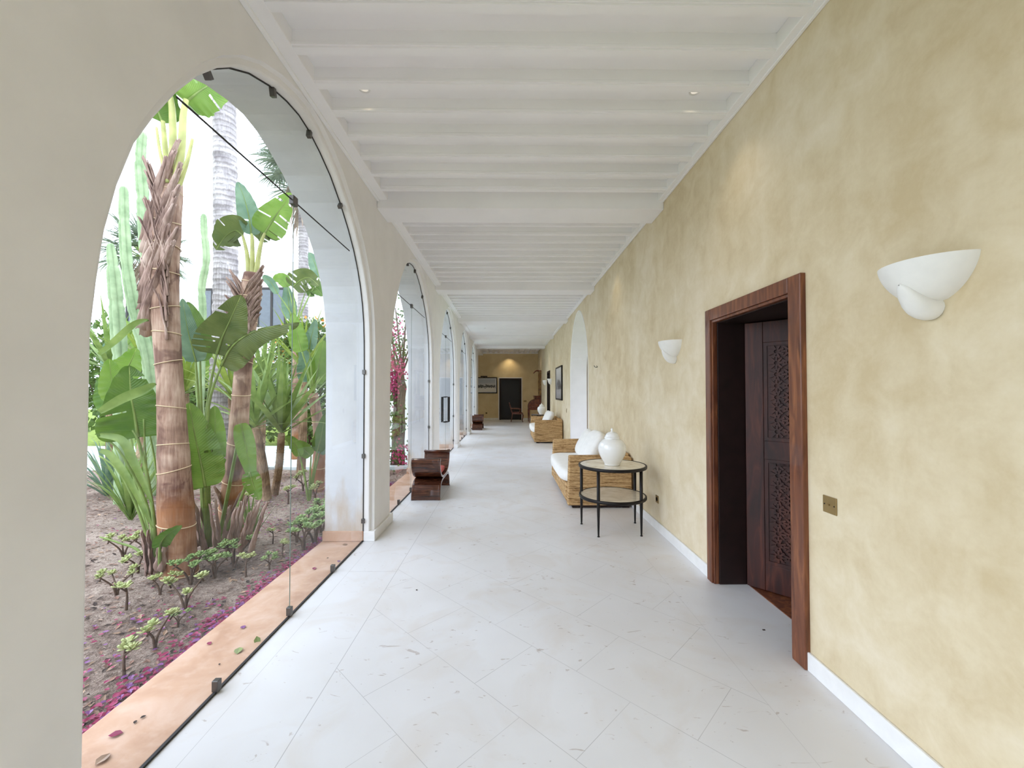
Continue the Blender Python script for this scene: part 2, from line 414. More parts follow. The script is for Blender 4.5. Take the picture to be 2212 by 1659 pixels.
def tag(o, label, cat=None, group=None):
    o['label'] = label
    if cat: o['category'] = cat
    if group: o['group'] = group
    return o
def struct(o, label=None):
    o['kind'] = 'structure'
    if label: o['label'] = label
    return o
def stuff(o, label, cat): tag(o, label, cat); o['kind'] = 'stuff'; return o
KIDS = {}
def copy_tree(o, parent=None):
    c = o.copy(); C.objects.link(c)
    if parent: c.parent = parent
    for ch in [k for k in bpy.data.objects if k.parent == o]: copy_tree(ch, c)
    return c
# ------------------------------------------------------------------ the corridor
XL, XO, XG, XR = -1.36, -1.84, -1.455, 1.63
PER = 3.47; Y_END = 22.4; Y_NEAR = -5.6; Z_TRIM = 3.49; Z_CEIL = 3.59
# arch outline (distance along the wall, height), from the near jamb over the crown to the far jamb
HEAD = [(1.41, 1.70), (1.428, 1.88), (1.452, 2.06), (1.495, 2.24), (1.56, 2.43), (1.64, 2.58), (1.75, 2.76), (1.87, 2.925), (2.0, 3.065), (2.15, 3.19), (2.32, 3.292), (2.52, 3.37), (2.72, 3.415), (2.88, 3.430),
        (3.03, 3.412), (3.2, 3.358), (3.4, 3.272), (3.6, 3.14), (3.78, 2.99), (3.92, 2.845), (4.03, 2.69), (4.11, 2.54), (4.17, 2.38), (4.21, 2.20), (4.228, 2.0), (4.235, 1.78)]
def offset_head(d):
    o = []
    for i, (y, z) in enumerate(HEAD):
        a = HEAD[max(i - 1, 0)]; b = HEAD[min(i + 1, len(HEAD) - 1)]
        ty, tz = b[0] - a[0], b[1] - a[1]; L = math.hypot(ty, tz)
        o.append((y - tz / L * d, z + ty / L * d))
    return o
HEAD_OUT = offset_head(0.05)
ARCHES = [-2, -1, 0, 1, 2, 3, 4]           # 0 is the large arch in front of the camera
def sh(prof, k): return [(y + PER * k, z) for y, z in prof]

def left_wall():
    b = MB(); TOP = 3.70
    def side(x, prof, flip):
        edges = [Y_NEAR]
        for k in ARCHES:
            p = sh(prof, k); p0, p1 = p[0][0], p[-1][0]
            b.face([b.vert((x, edges[-1], -0.1)), b.vert((x, p0, -0.1)), b.vert((x, p0, TOP)), b.vert((x, edges[-1], TOP))])
            for (ya, za), (yb, zb) in zip(p, p[1:]):
                b.face([b.vert((x, ya, za)), b.vert((x, yb, zb)), b.vert((x, yb, TOP)), b.vert((x, ya, TOP))])
            edges.append(p1)
        ye = 19.1
        b.face([b.vert((x, edges[-1], -0.1)), b.vert((x, ye, -0.1)), b.vert((x, ye, TOP)), b.vert((x, edges[-1], TOP))])
    side(XL, HEAD_OUT, 0); side(XO, HEAD, 1)
    for k in ARCHES:
        rings = []
        for x, prof in ((XL, HEAD_OUT), (XL - 0.012, offset_head(0.046)), (XL - 0.030, offset_head(0.040)), (XL - 0.034, offset_head(0.012)), (XL - 0.042, offset_head(0.002)), (XL - 0.055, HEAD), (XG, HEAD), (XO, HEAD)):
            p = sh(prof, k); p = [(p[0][0], -0.1)] + p + [(p[-1][0], -0.1)]
            rings.append([(x, y, z) for y, z in p])
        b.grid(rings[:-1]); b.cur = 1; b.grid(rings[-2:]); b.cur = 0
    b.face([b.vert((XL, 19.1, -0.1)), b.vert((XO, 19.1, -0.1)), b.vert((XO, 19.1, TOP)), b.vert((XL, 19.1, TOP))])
    bm_o = b.build('wall_left', ['white_paint', 'dimmed_reveal_paint'])
    m = bm_o.modifiers.new('w', 'WELD'); m.merge_threshold = 0.0005
    return struct(bm_o, 'white painted wall with a row of tall arches on the garden side')
left_wall()

def right_wall():
    b = MB(); TOP = 3.70; T = 0.42
    D1 = (2.36, 3.28, 2.08); D3 = (16.05, 17.1, 2.3)
    A0, A1 = 8.43, 10.80
    ac, aw = (A0 + A1) / 2, (A1 - A0) / 2
    ap = [(ac - aw * cos(pi * i / 20), 1.95 + (1.36 * sin(pi * i / 20) + 0.06 * sin(pi * i / 20) ** 8)) for i in range(21)]
    for x in (XR, XR + T):
        def q(y0, y1, z0, z1): b.face([b.vert((x, y0, z0)), b.vert((x, y1, z0)), b.vert((x, y1, z1)), b.vert((x, y0, z1))])
        q(Y_NEAR, D1[0], -0.1, TOP); q(D1[0], D1[1], D1[2], TOP); q(D1[1], A0, -0.1, TOP)
        for (ya, za), (yb, zb) in zip(ap, ap[1:]): b.face([b.vert((x, ya, za)), b.vert((x, yb, zb)), b.vert((x, yb, TOP)), b.vert((x, ya, TOP))])
        q(A1, D3[0], -0.1, TOP); q(D3[0], D3[1], D3[2], TOP); q(D3[1], Y_END + 0.2, -0.1, TOP)
    for (y0, y1, z1) in (D1, D3):
        b.grid([[(x, y0, -0.1), (x, y0, z1), (x, y1, z1), (x, y1, -0.1)] for x in (XR, XR + T)])
    b.cur = 1
    pp = [(A0, -0.1)] + ap + [(A1, -0.1)]
    b.grid([[(x, y, z) for y, z in pp] for x in (XR, XR + T)])
    o = b.build('wall_right', ['plaster', 'white_paint'])
    m = o.modifiers.new('w', 'WELD'); m.merge_threshold = 0.0005
    struct(o, 'beige mottled plaster wall on the right')
    # raised white edge round the passage arch
    e = MB(); e.tube([(XR, y, z) for y, z in ([(A0, 0)] + ap + [(A1, 0)])], 0.012, 6); struct(e.build('trim_passage', 'white_paint', smooth=True), 'white edge round the passage arch in the plaster wall')
    # door rooms are closed and unlit; unseen side of passage room opened for light
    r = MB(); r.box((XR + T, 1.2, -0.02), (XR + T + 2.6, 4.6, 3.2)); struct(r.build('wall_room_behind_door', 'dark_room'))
    r = MB(); r.box((XR + T, 11.5, -0.1), (XR + T + 2.4, 11.65, 3.7)).box((XR + T, 7.6, -0.1), (XR + T + 2.4, 7.75, 3.7)).box((XR + T, 7.75, 3.6), (XR + T + 2.4, 11.5, 3.75)).box((XR + T, 7.75, -0.12), (XR + T + 2.4, 11.5, -0.001)); struct(r.build('wall_room_behind_passage', 'brown_plaster'), 'brown plastered side room behind the passage arch, its unseen far side left open to add daylight')
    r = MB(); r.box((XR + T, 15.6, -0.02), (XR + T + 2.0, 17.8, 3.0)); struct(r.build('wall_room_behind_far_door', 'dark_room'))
right_wall()
struct(MB().box((XG - 0.01, Y_NEAR, -0.12), (2.62, 19.1, 0)).box((-4.2, 19.1, -0.12), (2.62, Y_END + 0.2, 0)).build('floor', 'floor'), 'white limestone floor with thin diagonal joints')
struct(MB().box((XO, Y_NEAR, Z_CEIL), (XR + 0.45, 19.1, Z_CEIL + 0.15)).box((-4.2, 19.1, Z_CEIL + 0.06), (XR + 0.45, Y_END + 0.2, Z_CEIL + 0.21)).build('ceiling', 'ceiling_paint'), 'white ceiling between the joists')
# far wall with a door opening (door 1080..1125 px) and near end wall behind the camera
def far_wall():
    b = MB(); y = Y_END; d0, d1, dz = -0.43, 0.70, 2.2
    for x0, x1, z0, z1 in ((-4.2, d0, -0.1, 3.75), (d0, d1, dz, 3.75), (d1, XR + 0.02, -0.1, 3.75)):
        b.box((x0, y, z0), (x1, y + 0.2, z1))
    struct(b.build('wall_far', 'ochre'), 'ochre plaster wall closing the far end')
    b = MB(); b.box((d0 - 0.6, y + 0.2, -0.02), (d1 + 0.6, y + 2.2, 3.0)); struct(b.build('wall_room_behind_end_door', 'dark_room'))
    struct(MB().box((-4.35, 19.0, -0.1), (-4.2, 19.3, 3.8)).box((-4.35, 19.3, 3.4), (-4.2, 22.3, 3.8)).box((-4.35, 22.3, -0.1), (-4.2, Y_END + 0.2, 3.8)).build('wall_recess', 'ochre'), 'ochre side wall of the end recess with an unseen tall opening added to let daylight in')  # unseen opening added to throw daylight on the end wall
    struct(MB().box((-4.35, 18.95, -0.1), (XO, 19.1, 3.8)).build('wall_recess_side', 'ochre'))
    struct(MB().box((XO, Y_NEAR - 0.15, -0.1), (XR + 0.42, Y_NEAR, 3.75)).build('wall_near', 'white_paint'), 'white end wall behind the camera')
far_wall()

# ceiling joists, cross beams and ledgers
TRIM = [0]
def trim(b, mat='ceiling_paint', **kw):
    TRIM[0] += 1
    o = b.build('trim_%d' % TRIM[0], mat, **kw); o['kind'] = 'structure'; return o
JP = [(-0.040, 0.006), (-0.030, 0.006), (-0.027, 0.012), (-0.024, 0.0), (0.024, 0.0), (0.027, 0.012), (0.030, 0.006), (0.040, 0.006), (0.040, 0.022), (0.032, 0.03), (0.032, 0.105), (-0.032, 0.105), (-0.032, 0.03), (-0.040, 0.022)]
X0J, X1J = -1.245, 1.565
for k in range(-1, 6):
    yb = 4.485 + PER * k
    if yb + 0.2 < 19.2:
        trim(MB().box((XL + 0.001, yb - 0.185, 3.405), (XR - 0.001, yb + 0.185, 3.60)), bevel=0.006)
    bay0 = yb - PER + 0.185; bay1 = yb - 0.185
    if k > 5: continue
    # ledgers along both walls
    if bay1 < 19.2:
        trim(MB().box((XL + 0.001, bay0, Z_TRIM), (X0J, bay1, Z_CEIL)).box((XL + 0.001, bay0, Z_TRIM - 0.014), (XL + 0.03, bay1, Z_TRIM)), bevel=0.004)
        trim(MB().box((X1J, bay0, Z_TRIM), (XR - 0.001, bay1, Z_CEIL)).box((XR - 0.022, bay0, Z_TRIM - 0.010), (XR - 0.001, bay1, Z_TRIM)), bevel=0.004)
    if k <= 2:
        for j in range(-1 if k < 0 else 0, 11):
            y = yb - (0.402 if k == 0 else 0.475) - 0.2795 * j
            if y < bay0 + 0.06 or y < -3.5: continue
            trim(MB().prism([(a + y, Z_TRIM + z) for a, z in JP], 0, X0J - 0.001, X1J + 0.001))
    elif k in (3, 4):
        trim(MB().box((X0J - 0.001, bay0, Z_TRIM + 0.015), (X1J + 0.001, bay1, Z_CEIL)))
# last bay: joists running lengthwise, and a header over the open side
for j in range(10):
    x = -1.05 + 0.28 * j
    trim(MB().box((x - 0.06, 18.6, 3.575), (x + 0.06, Y_END, 3.66)))
trim(MB().box((-1.75, 19.1, 3.46), (-1.33, Y_END, 3.66)))
trim(MB().box((-1.33, Y_END - 0.06, 3.545), (XR, Y_END, 3.66)))

# baseboards
bb = MB()
for y0, y1 in ((Y_NEAR, 2.26), (3.37, 8.40), (10.83, 16.0), (17.15, Y_END)):
    bb.box((XR - 0.016, y0, 0), (XR - 0.0005, y1, 0.098))
struct(bb.build('baseboard_right', 'baseboard_white', bevel=0.004), 'white skirting along the beige plaster wall')
struct(MB().box((-4.2, Y_END - 0.016, 0), (-0.52, Y_END - 0.0005, 0.1)).box((0.79, Y_END - 0.016, 0), (XR - 0.02, Y_END - 0.0005, 0.1)).build('baseboard_far', 'baseboard_white'), 'white skirting along the ochre end wall')
bb = MB(); st = MB()
for k in range(-2, 5):
    ya = 4.235 + PER * k; yb2 = 1.41 + PER * (k + 1)
    if k == 4: yb2 = 19.1
    bb.box((XL - 0.09, ya - 0.012, 0), (XL + 0.024, yb2 + 0.012, 0.098))
    st.box((XO - 0.02, ya - 0.016, 0.0), (XL - 0.0905, yb2 + 0.016, 0.102))
struct(bb.build('baseboard_left', 'baseboard_white', bevel=0.006), 'white plinths round the feet of the arch piers')
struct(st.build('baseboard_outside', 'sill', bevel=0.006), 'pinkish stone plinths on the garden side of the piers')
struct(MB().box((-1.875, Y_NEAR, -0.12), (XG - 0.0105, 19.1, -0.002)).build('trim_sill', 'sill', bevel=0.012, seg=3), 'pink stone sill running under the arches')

# arched windows of frameless glass with metal clips
def clip(parent, y, z, rot=0.0, w=0.030, h=0.055):
    o = MB().box((-0.016, -w / 2, -h / 2), (0.016, w / 2, h / 2)).build('clip', 'clip_metal', parent, bevel=0.003)
    o.location = (XG, y, z); o.rotation_euler = (rot, 0, 0); return o
def head_z(y):
    for (a, za), (b2, zb) in zip(HEAD, HEAD[1:]):
        if a <= y <= b2: return za + (zb - za) * (y - a) / (b2 - a)
    return 0
for n_, k in enumerate(ARCHES):
    w = struct(empty('window_%d' % (n_ + 1), (0, PER * k, 0)), 'frameless glass with dark metal clips filling the %s' % ('second arch behind the camera', 'first arch behind the camera', 'large near arch', 'second arch, beside the near bench', 'third arch, with the pull handles', 'fourth arch', 'last arch, beside the far bench')[n_])
    zt, ym = 2.795, 2.82
    ins = offset_head(-0.004)
    low = [p for p in ins if p[1] < zt - 0.004]
    def yat(z, left):
        pr = ins if left else ins[::-1]
        for (a, za), (b2, zb) in zip(pr, pr[1:]):
            if za <= z <= zb: return a + (b2 - a) * (z - za) / (zb - za)
    yl, yr = yat(zt - 0.004, True), yat(zt - 0.004, False)
    lowL = [p for p in ins if p[1] < zt - 0.004 and p[0] < ym]; lowR = [p for p in ins if p[1] < zt - 0.004 and p[0] > ym]
    up = [p for p in ins if p[1] > zt + 0.004]
    polys = ([(lowL[0][0], 0.012)] + lowL + [(yl, zt - 0.004), (ym - 0.002, zt - 0.004), (ym - 0.002, 0.012)],
             [(ym + 0.002, 0.012), (ym + 0.002, zt - 0.004), (yr, zt - 0.004)] + lowR + [(lowR[-1][0], 0.012)],
             [(yat(zt + 0.004, True), zt + 0.004)] + up + [(yat(zt + 0.004, False), zt + 0.004)])
    for p in polys:
        b = MB(); b.face([b.vert((XG, y, z)) for y, z in p]); b.build('pane', 'glass', w)
    s = MB(); s.tube([(XG, ins[0][0], 0.0)] + [(XG, y, z) for y, z in ins] + [(XG, ins[-1][0], 0.0)], 0.005, 6); s.build('edge_seal', 'seal_dark', w)
    s = MB(); s.box((XG - 0.003, ym - 1.0, zt - 0.0035), (XG + 0.003, ym + 0.998, zt + 0.0035)); s.build('transom_joint', 'seal_dark', w)
    s = MB(); s.box((XG - 0.002, ym - 0.0018, 0.01), (XG + 0.002, ym + 0.0018, zt)); s.build('centre_joint', 'glass_edge', w)
    s = MB(); s.box((XG - 0.007, 1.41, 0.0), (XG + 0.007, 4.235, 0.010)); s.build('floor_channel', 'seal_dark', w)
    clip(w, ym, zt, 0, 0.06, 0.06)
    for y, z in ((2.125, 0.035), (ym, 0.04), (3.508, 0.035)): clip(w, y, z)
    for y in (2.0, 2.56, 3.03, 3.60):
        dz = (head_z(y + 0.05) - head_z(y - 0.05)) / 0.1
        clip(w, y, head_z(y) - 0.025, math.atan(dz) if abs(dz) < 3 else 0)
    for y in (4.225, 1.42):
        for z in (1.7, 0.853, 0.203): clip(w, y, z, 0, 0.02, 0.045)
    if k == 2:   # this one is the pair of glass doors with pull handles
        for yy in (ym - 0.09, ym + 0.09):
            h_ = MB(); h_.tube([(XG, yy, 1.38), (XG + 0.075, yy, 1.38), (XG + 0.075, yy, 0.80), (XG, yy, 0.80)], 0.014, 8)
            h_.tube([(XG, yy, 1.38), (XG - 0.075, yy, 1.38), (XG - 0.075, yy, 0.80), (XG, yy, 0.80)], 0.014, 8); h_.build('pull_handle', 'black_metal', w)

# ------------------------------------------------------------------ doors
def door_near():
    d = struct(empty('door_1', (XR, 2.82, 0)), 'dark carved wooden door standing ajar in the plaster wall')
    ox, oy = -XR, -2.82
    def fr(y0, y1, z0, z1, x0=-0.03, x1=0.01): return ((x0, y0 + oy, z0), (x1, y1 + oy, z1))
    zt = 2.155
    f = MB()
    f.box(*fr(2.255, 2.36, 0, zt)); f.box(*fr(3.28, 3.36, 0, zt)); f.box(*fr(2.36, 3.28, 2.065, zt))
    f.build('casing', 'frame_wood', d, bevel=0.006)
    g = MB()     # stepped inner moulding
    g.box((-0.018, 2.36 + oy, 0), (0.02, 2.378 + oy, 2.065)); g.box((-0.018, 3.262 + oy, 0), (0.02, 3.28 + oy, 2.065)); g.box((-0.018, 2.378 + oy, 2.045), (0.02, 3.262 + oy, 2.065))
    g.build('moulding', 'frame_wood', d, bevel=0.004)
    j = MB()
    j.box((0.02, 3.255 + oy, 0), (0.235, 3.285 + oy, 2.06)); j.box((0.02, 2.355 + oy, 0), (0.235, 2.385 + oy, 2.06)); j.box((0.02, 2.385 + oy, 2.04), (0.42, 3.255 + oy, 2.07)); j.box((0.235, 3.262 + oy, 0), (0.42, 3.283 + oy, 2.04))
    j.build('jamb_lining', 'dark_wood_shadow', d, bevel=0.003)
    # leaf hinged at the far jamb, swung into the room; two carved panels
    L = 0.56; T = 0.04; H = 2.02
    a = math.atan2(2.999 - 3.214, 2.044 - 1.84)
    lf = empty('leaf', (1.845 + ox, 3.222 + oy, 0.012), a); lf.parent = d
    s = MB(); s.box((0, 0, 0), (0.125, T, H)); s.box((L - 0.1, 0, 0), (L, T, H))
    for z0, z1 in ((0, 0.20), (0.98, 1.12), (1.86, H)): s.box((0.125, 0.002, z0), (L - 0.1, T - 0.002, z1))
    s.build('stiles_and_rails', 'leaf_wood', lf, bevel=0.004)
    for z0, z1 in ((0.20, 0.98), (1.12, 1.86)):
        p = MB(); p.box((0.125, 0.014, z0), (L - 0.1, 0.028, z1))
        # interlaced strapwork: stars of raised bars, clipped to the panel
        c = 0.085
        def bar(x0, za, x1, zb):
            x0, x1 = max(0.155, min(L - 0.13, x0)), max(0.155, min(L - 0.13, x1)); za, zb = max(z0 + 0.03, min(z1 - 0.03, za)), max(z0 + 0.03, min(z1 - 0.03, zb))
            dx, dz = x1 - x0, zb - za; ln = math.hypot(dx, dz)
            if ln < 0.02: return
            nx, nz = -dz / ln * 0.0075, dx / ln * 0.0075
            p.prism([(x0 - nx, za - nz), (x1 - nx, zb - nz), (x1 + nx, zb + nz), (x0 + nx, za + nz)], 1, -0.002, 0.016)
        nx_, nz_ = 4, int((z1 - z0) / c)
        for i in range(nx_):
            for q in range(nz_):
                cx, cz = 0.17 + c * (i + 0.5), z0 + 0.03 + c * (q + 0.5)
                for m in range(4):
                    an = pi / 4 * m + (pi / 8 if (i + q) % 2 else 0)
                    bar(cx - cos(an) * c * 0.62, cz - sin(an) * c * 0.62, cx - cos(an) * c * 0.16, cz - sin(an) * c * 0.16)
                    bar(cx + cos(an) * c * 0.16, cz + sin(an) * c * 0.16, cx + cos(an) * c * 0.62, cz + sin(an) * c * 0.62)
                for m in range(8):
                    a0, a1 = pi / 4 * m, pi / 4 * (m + 1); bar(cx + cos(a0) * c * .3, cz + sin(a0) * c * .3, cx + cos(a1) * c * .3, cz + sin(a1) * c * .3)
        for e in ((0.125, z0, 0.15, z1), (L - 0.125, z0, L - 0.1, z1), (0.15, z0, L - 0.125, z0 + 0.025), (0.15, z1 - 0.025, L - 0.125, z1)):
            p.box((e[0], 0.006, e[1]), (e[2], 0.03, e[3]))
        p.build('carved_panel', 'leaf_wood', lf)
    struct(MB().box((1.87, 2.36, 0.0), (3.9, 4.4, 0.006)).build('floor_inner_room', 'frame_wood'), 'brown wooden floor beyond the carved door')
door_near()
def door_simple(n, x0, x1, z, wall, along):
    d = struct(empty('door_%d' % n, (0, 0, 0)))
    f = MB()
    if along == 'x':
        y = wall; f.box((x0 - 0.03, y - 0.02, 0), (x0 + 0.07, y + 0.03, z + 0.03)); f.box((x1 - 0.07, y - 0.02, 0), (x1 + 0.03, y + 0.03, z + 0.03)); f.box((x0 + .07, y - 0.02, z - 0.05), (x1 - .07, y + 0.03, z + 0.03))
        f.build('frame', 'dark_wood_shadow', d)
        m = MB(); m.box((x0 - 0.075, y - 0.012, 0), (x0 - 0.03, y, z + 0.075)); m.box((x1 + 0.03, y - 0.012, 0), (x1 + 0.075, y, z + 0.075)); m.box((x0 - 0.03, y - 0.012, z + 0.03), (x1 + 0.03, y, z + 0.075)); m.build('surround', 'white_paint', d)
        p = MB(); p.box((x0 + 0.07, y + 0.05, 0.01), (x1 - 0.07, y + 0.09, z - 0.05)); p.build('leaf', 'black_frame', d)
    else:
        x = wall; f.box((x - 0.02, x0 - 0.03, 0), (x + 0.03, x0 + 0.07, z + 0.03)); f.box((x - 0.02, x1 - 0.07, 0), (x + 0.03, x1 + 0.03, z + 0.03)); f.box((x - 0.02, x0 + 0.07, z - 0.05), (x + 0.03, x1 - 0.07, z + 0.03))
        f.build('frame', 'dark_wood_shadow', d)
        p = MB(); p.box((x + 0.05, x0 + 0.07, 0.01), (x + 0.09, x1 - 0.07, z - 0.05)); p.build('leaf', 'black_frame', d)
    return d
door_simple(2, -0.43, 0.70, 2.2, Y_END, 'x')['label'] = 'black doorway in the middle of the ochre end wall'
door_simple(3, 16.05, 17.1, 2.3, XR, 'y')['label'] = 'dark doorway far along the plaster wall between two wall lamps'

# ------------------------------------------------------------------ lamps and small fittings
def downlight(x, y, z, label, power=5.0, angle=64):
    t = tag(empty('downlight', (x, y, z)), label, 'ceiling light')
    MB().lathe([(0.040, 0.0), (0.040, -0.003), (0.032, -0.004), (0.028, -0.001), (0.028, 0.0)], 24).build('ring', 'lamp_ring', t, True)
    MB().lathe([(0.027, -0.0005), (0.022, -0.001), (0.0, -0.0015)], 20).build('bulb', 'bulb_warm', t, True)
    ld = bpy.data.lights.new('downlight_glow', 'SPOT'); ld.energy = power; ld.color = (1.0, 0.82, 0.55); ld.spot_size = R(angle); ld.spot_blend = 0.9; ld.shadow_soft_size = 0.03
    lo = bpy.data.objects.new('lamp_light', ld); C.objects.link(lo); lo.parent = t; lo.location = (0, 0, -0.02)
    return t
for x, y, z, s in ((-0.99, 2.845, Z_CEIL, 'recessed ceiling light between joists, above the large near arch'),
                   (1.30, 2.845, Z_CEIL, 'recessed ceiling light between joists, above the carved door'),
                   (-0.97, 6.21, Z_CEIL, 'recessed ceiling light between joists of the second bay, garden side'),
                   (1.33, 6.21, Z_CEIL, 'recessed ceiling light between joists of the second bay, plaster wall side'),
                   (-0.72, 13.1, Z_TRIM + 0.0145, 'recessed ceiling light in the first smooth bay, garden side'),
                   (1.02, 13.1, Z_TRIM + 0.0145, 'recessed ceiling light in the first smooth bay, plaster wall side'),
                   (-0.90, 16.3, Z_TRIM + 0.0145, 'recessed ceiling light in the last smooth bay, garden side'),
                   (1.25, 16.3, Z_TRIM + 0.0145, 'recessed ceiling light in the last smooth bay, plaster wall side'),
                   (0.07, 22.05, 3.574, 'recessed ceiling light shining on the ochre end wall'),
                   (1.19, 20.6, 3.574, 'recessed ceiling light in the far right corner')):
    downlight(x, y, z, s, 9.0 if y < 8 else (34.0 if y > 22 else 14.0), 92 if y < 8 else (112 if y > 20 else 90))

def sconce(y, label):
    t = tag(empty('wall_sconce', (XR, y, 1.79)), label, 'wall lamp')
    a, b, H, th, Z0 = 0.165, 0.155, 0.158, 0.007, 0.044
    n = 28
    def shell(k):
        out = []
        for i in range(15):
            v = i / 14.0                       # 0 rim, 1 bottom
            s_ = math.sqrt(max(0, 1 - v ** 1.55)); z = Z0 + H * (1 - v)
            out.append([(-max(0.0, b * s_ - k) * sin(pi * j / n), max(0.0, a * s_ - k) * cos(pi * j / n), z + k * v) for j in range(n + 1)])
        return out
    bo, bi = shell(0), shell(th)
    m = MB(); m.grid(bo); m.grid(bi); m.grid([bo[0], bi[0]])
    m.build('bowl', 'plaster_lamp', t, True)
    # the tongue that carries the bowl
    m = MB(); rows = []
    for x, zc, r in ((0.0, 0.030, 0.044), (-0.02, 0.029, 0.045), (-0.045, 0.034, 0.045), (-0.07, 0.046, 0.043), (-0.09, 0.062, 0.038), (-0.108, 0.082, 0.030), (-0.12, 0.099, 0.021), (-0.128, 0.112, 0.011), (-0.131, 0.118, 0.002)):
        rows.append([(x - 0.35 * r * max(0, -sin(2 * pi * j / 20)) * 0.3, r * cos(2 * pi * j / 20), zc + r * 1.0 * sin(2 * pi * j / 20)) for j in range(21)])
    m.grid(rows); m.build('bracket', 'plaster_lamp', t, True)
    return t
sconce(1.575, 'large white plaster wall lamp to the right of the carved door')
sconce(4.04, 'white plaster wall lamp on the left of the carved door, over the round table')
sconce(15.6, 'small white wall lamp on the near side of the far dark doorway')
sconce(17.75, 'small white wall lamp on the far side of the far dark doorway')

def plate(name, loc, rz, w, h, label, cat, knob='toggle'):
    t = tag(empty(name, loc, rz), label, cat)      # plate lies in local xz, facing -y
    MB().box((-w / 2, -0.006, -h / 2), (w / 2, 0, h / 2)).build('cover_plate', 'brass', t, bevel=0.002)
    if knob == 'toggle':
        MB().tube([(0, -0.006, 0), (0, -0.016, 0.004)], 0.004, 8).build('toggle', 'brass', t, True)
        sc = MB()
        for sx in (-1, 1): sc.lathe([(0.003, 0), (0.003, 0.001)], 8, (0, 0, 0))
        MB().lathe([(0.0035, -0.0), (0.003, 0.002)], 8).build('screw', 'black_metal', t).matrix_local = Matrix.Translation((-w * .36, -0.006, 0)) @ Matrix.Rotation(R(90), 4, 'X')
        MB().lathe([(0.0035, -0.0), (0.003, 0.002)], 8).build('screw', 'black_metal', t).matrix_local = Matrix.Translation((w * .36, -0.006, 0)) @ Matrix.Rotation(R(90), 4, 'X')
    elif knob == 'socket':
        q = MB().lathe([(0.022, 0.0), (0.022, 0.003), (0.018, 0.003), (0.018, -0.0), (0.0, 0.0)], 20).build('socket_face', 'black_metal', t, True)
        q.matrix_local = Matrix.Translation((0, -0.006, 0)) @ Matrix.Rotation(R(90), 4, 'X')
    return t
plate('light_switch', (XR, 2.10, 0.928), R(-90), 0.088, 0.085, 'square brass light switch on the plaster wall right of the carved door', 'switch')
plate('wall_socket', (XR, 4.548, 0.332), R(-90), 0.08, 0.08, 'brass wall socket low on the plaster wall behind the round table', 'socket', 'socket')
plate('light_switch', (XR, 11.55, 0.98), R(-90), 0.08, 0.11, 'small brass switch between the passage arch and the tall framed photograph', 'switch')
plate('light_switch', (0.93, Y_END, 1.0), 0, 0.15, 0.08, 'brass double switch right of the black doorway on the end wall', 'switch')
plate('wall_socket', (-1.15, Y_END, 0.36), 0, 0.09, 0.09, 'dark socket low on the ochre wall under the sketch', 'socket', 'socket')
hk = MB(); hk.tube([(0, 0, 0), (-0.03, 0, -0.004), (-0.05, 0.01, 0.006), (-0.058, 0.02, 0.03)], 0.006, 8); hk.tube([(0, 0.0, 0.0), (-0.02, -0.03, 0.018), (-0.03, -0.05, 0.02)], 0.005, 8)
tag(hk.build('wall_hook', 'clip_metal', None, True, loc=(XR, 7.55, 1.95)), 'tiny metal hook left on the plaster wall next to the passage arch', 'hook')

# ------------------------------------------------------------------ furniture
def oval(w, d, h, p=2.6, n=20, m=10):
    """soft pillow-like block, flat-ish faces and rounded edges"""
    b = MB(); rows = []
    for i in range(m + 1):
        ph = -pi / 2 + pi * i / m
        row = []
        for j in range(n):
            th = 2 * pi * j / n
            def sp(v, e): return math.copysign(abs(v) ** e, v)
            e = 2 / p
            row.append((w / 2 * sp(cos(ph), e) * sp(cos(th), e), d / 2 * sp(cos(ph), e) * sp(sin(th), e), h / 2 * sp(sin(ph), e)))
        row.append(row[0]); rows.append(row)
    b.grid(rows); return b

def sofa(y0, y1, label):
    x0, x1 = 0.785, 1.60; L = y1 - y0; W = x1 - x0
    t = tag(empty('woven_sofa', (x0, y0, 0)), label, 'sofa')
    T = 0.13
    for a0, a1 in ((0, T), (L - T, L)):
        b = MB(); b.prism([(-0.012, 0.035), (W + 0.005, 0.035), (W, 0.655), (W * 0.6, 0.672), (0.012, 0.668)], 1, a0, a1)
        b.build('arm', 'seagrass', t, bevel=0.014)
    MB().prism([(W - 0.13, 0.035), (W, 0.035), (W, 0.69), (W - 0.11, 0.69)], 1, T, L - T).build('back', 'seagrass', t, bevel=0.014)
    MB().box((-0.018, T, 0.06), (W - 0.13, L - T, 0.275)).build('base', 'seagrass', t, bevel=0.012)
    for fx in (0.05, W - 0.12):
        for fy in (0.02, L - 0.12): MB().box((fx, fy, 0), (fx + 0.09, fy + 0.10, 0.06)).build('foot', 'dark_wood_shadow', t, bevel=0.004)
    MB().box((0.14, 0.012, 0.012), (W - 0.12, 0.03, 0.05)).build('plinth_rail', 'dark_wood_shadow', t)
    c = oval(W - 0.13 + 0.075, L - 2 * T - 0.01, 0.2, 5.0, 32, 14).build('seat_cushion', 'cushion_white', t, True)
    c.location = ((W - 0.13 - 0.075) / 2 - 0.005, L / 2, 0.372)
    return t
sofa(5.385, 7.40, 'woven seagrass sofa with white seat cushion, behind the nearest round table')
sofa(12.2, 14.35, 'woven seagrass sofa farther down the corridor beyond the passage arch')
def pillow(loc, rot, size, label):
    o = oval(size[0], size[1], size[2], 2.9, 36, 14).build('cushion', 'cushion_white', None, True)
    for v in o.data.vertices:
        x, y = v.co.x / (size[0] / 2), v.co.y / (size[1] / 2)
        k = 1 + 0.10 * abs(x * y); v.co.x *= k; v.co.y *= k
    o.location = loc; o.rotation_euler = rot; return tag(o, label, 'cushion')
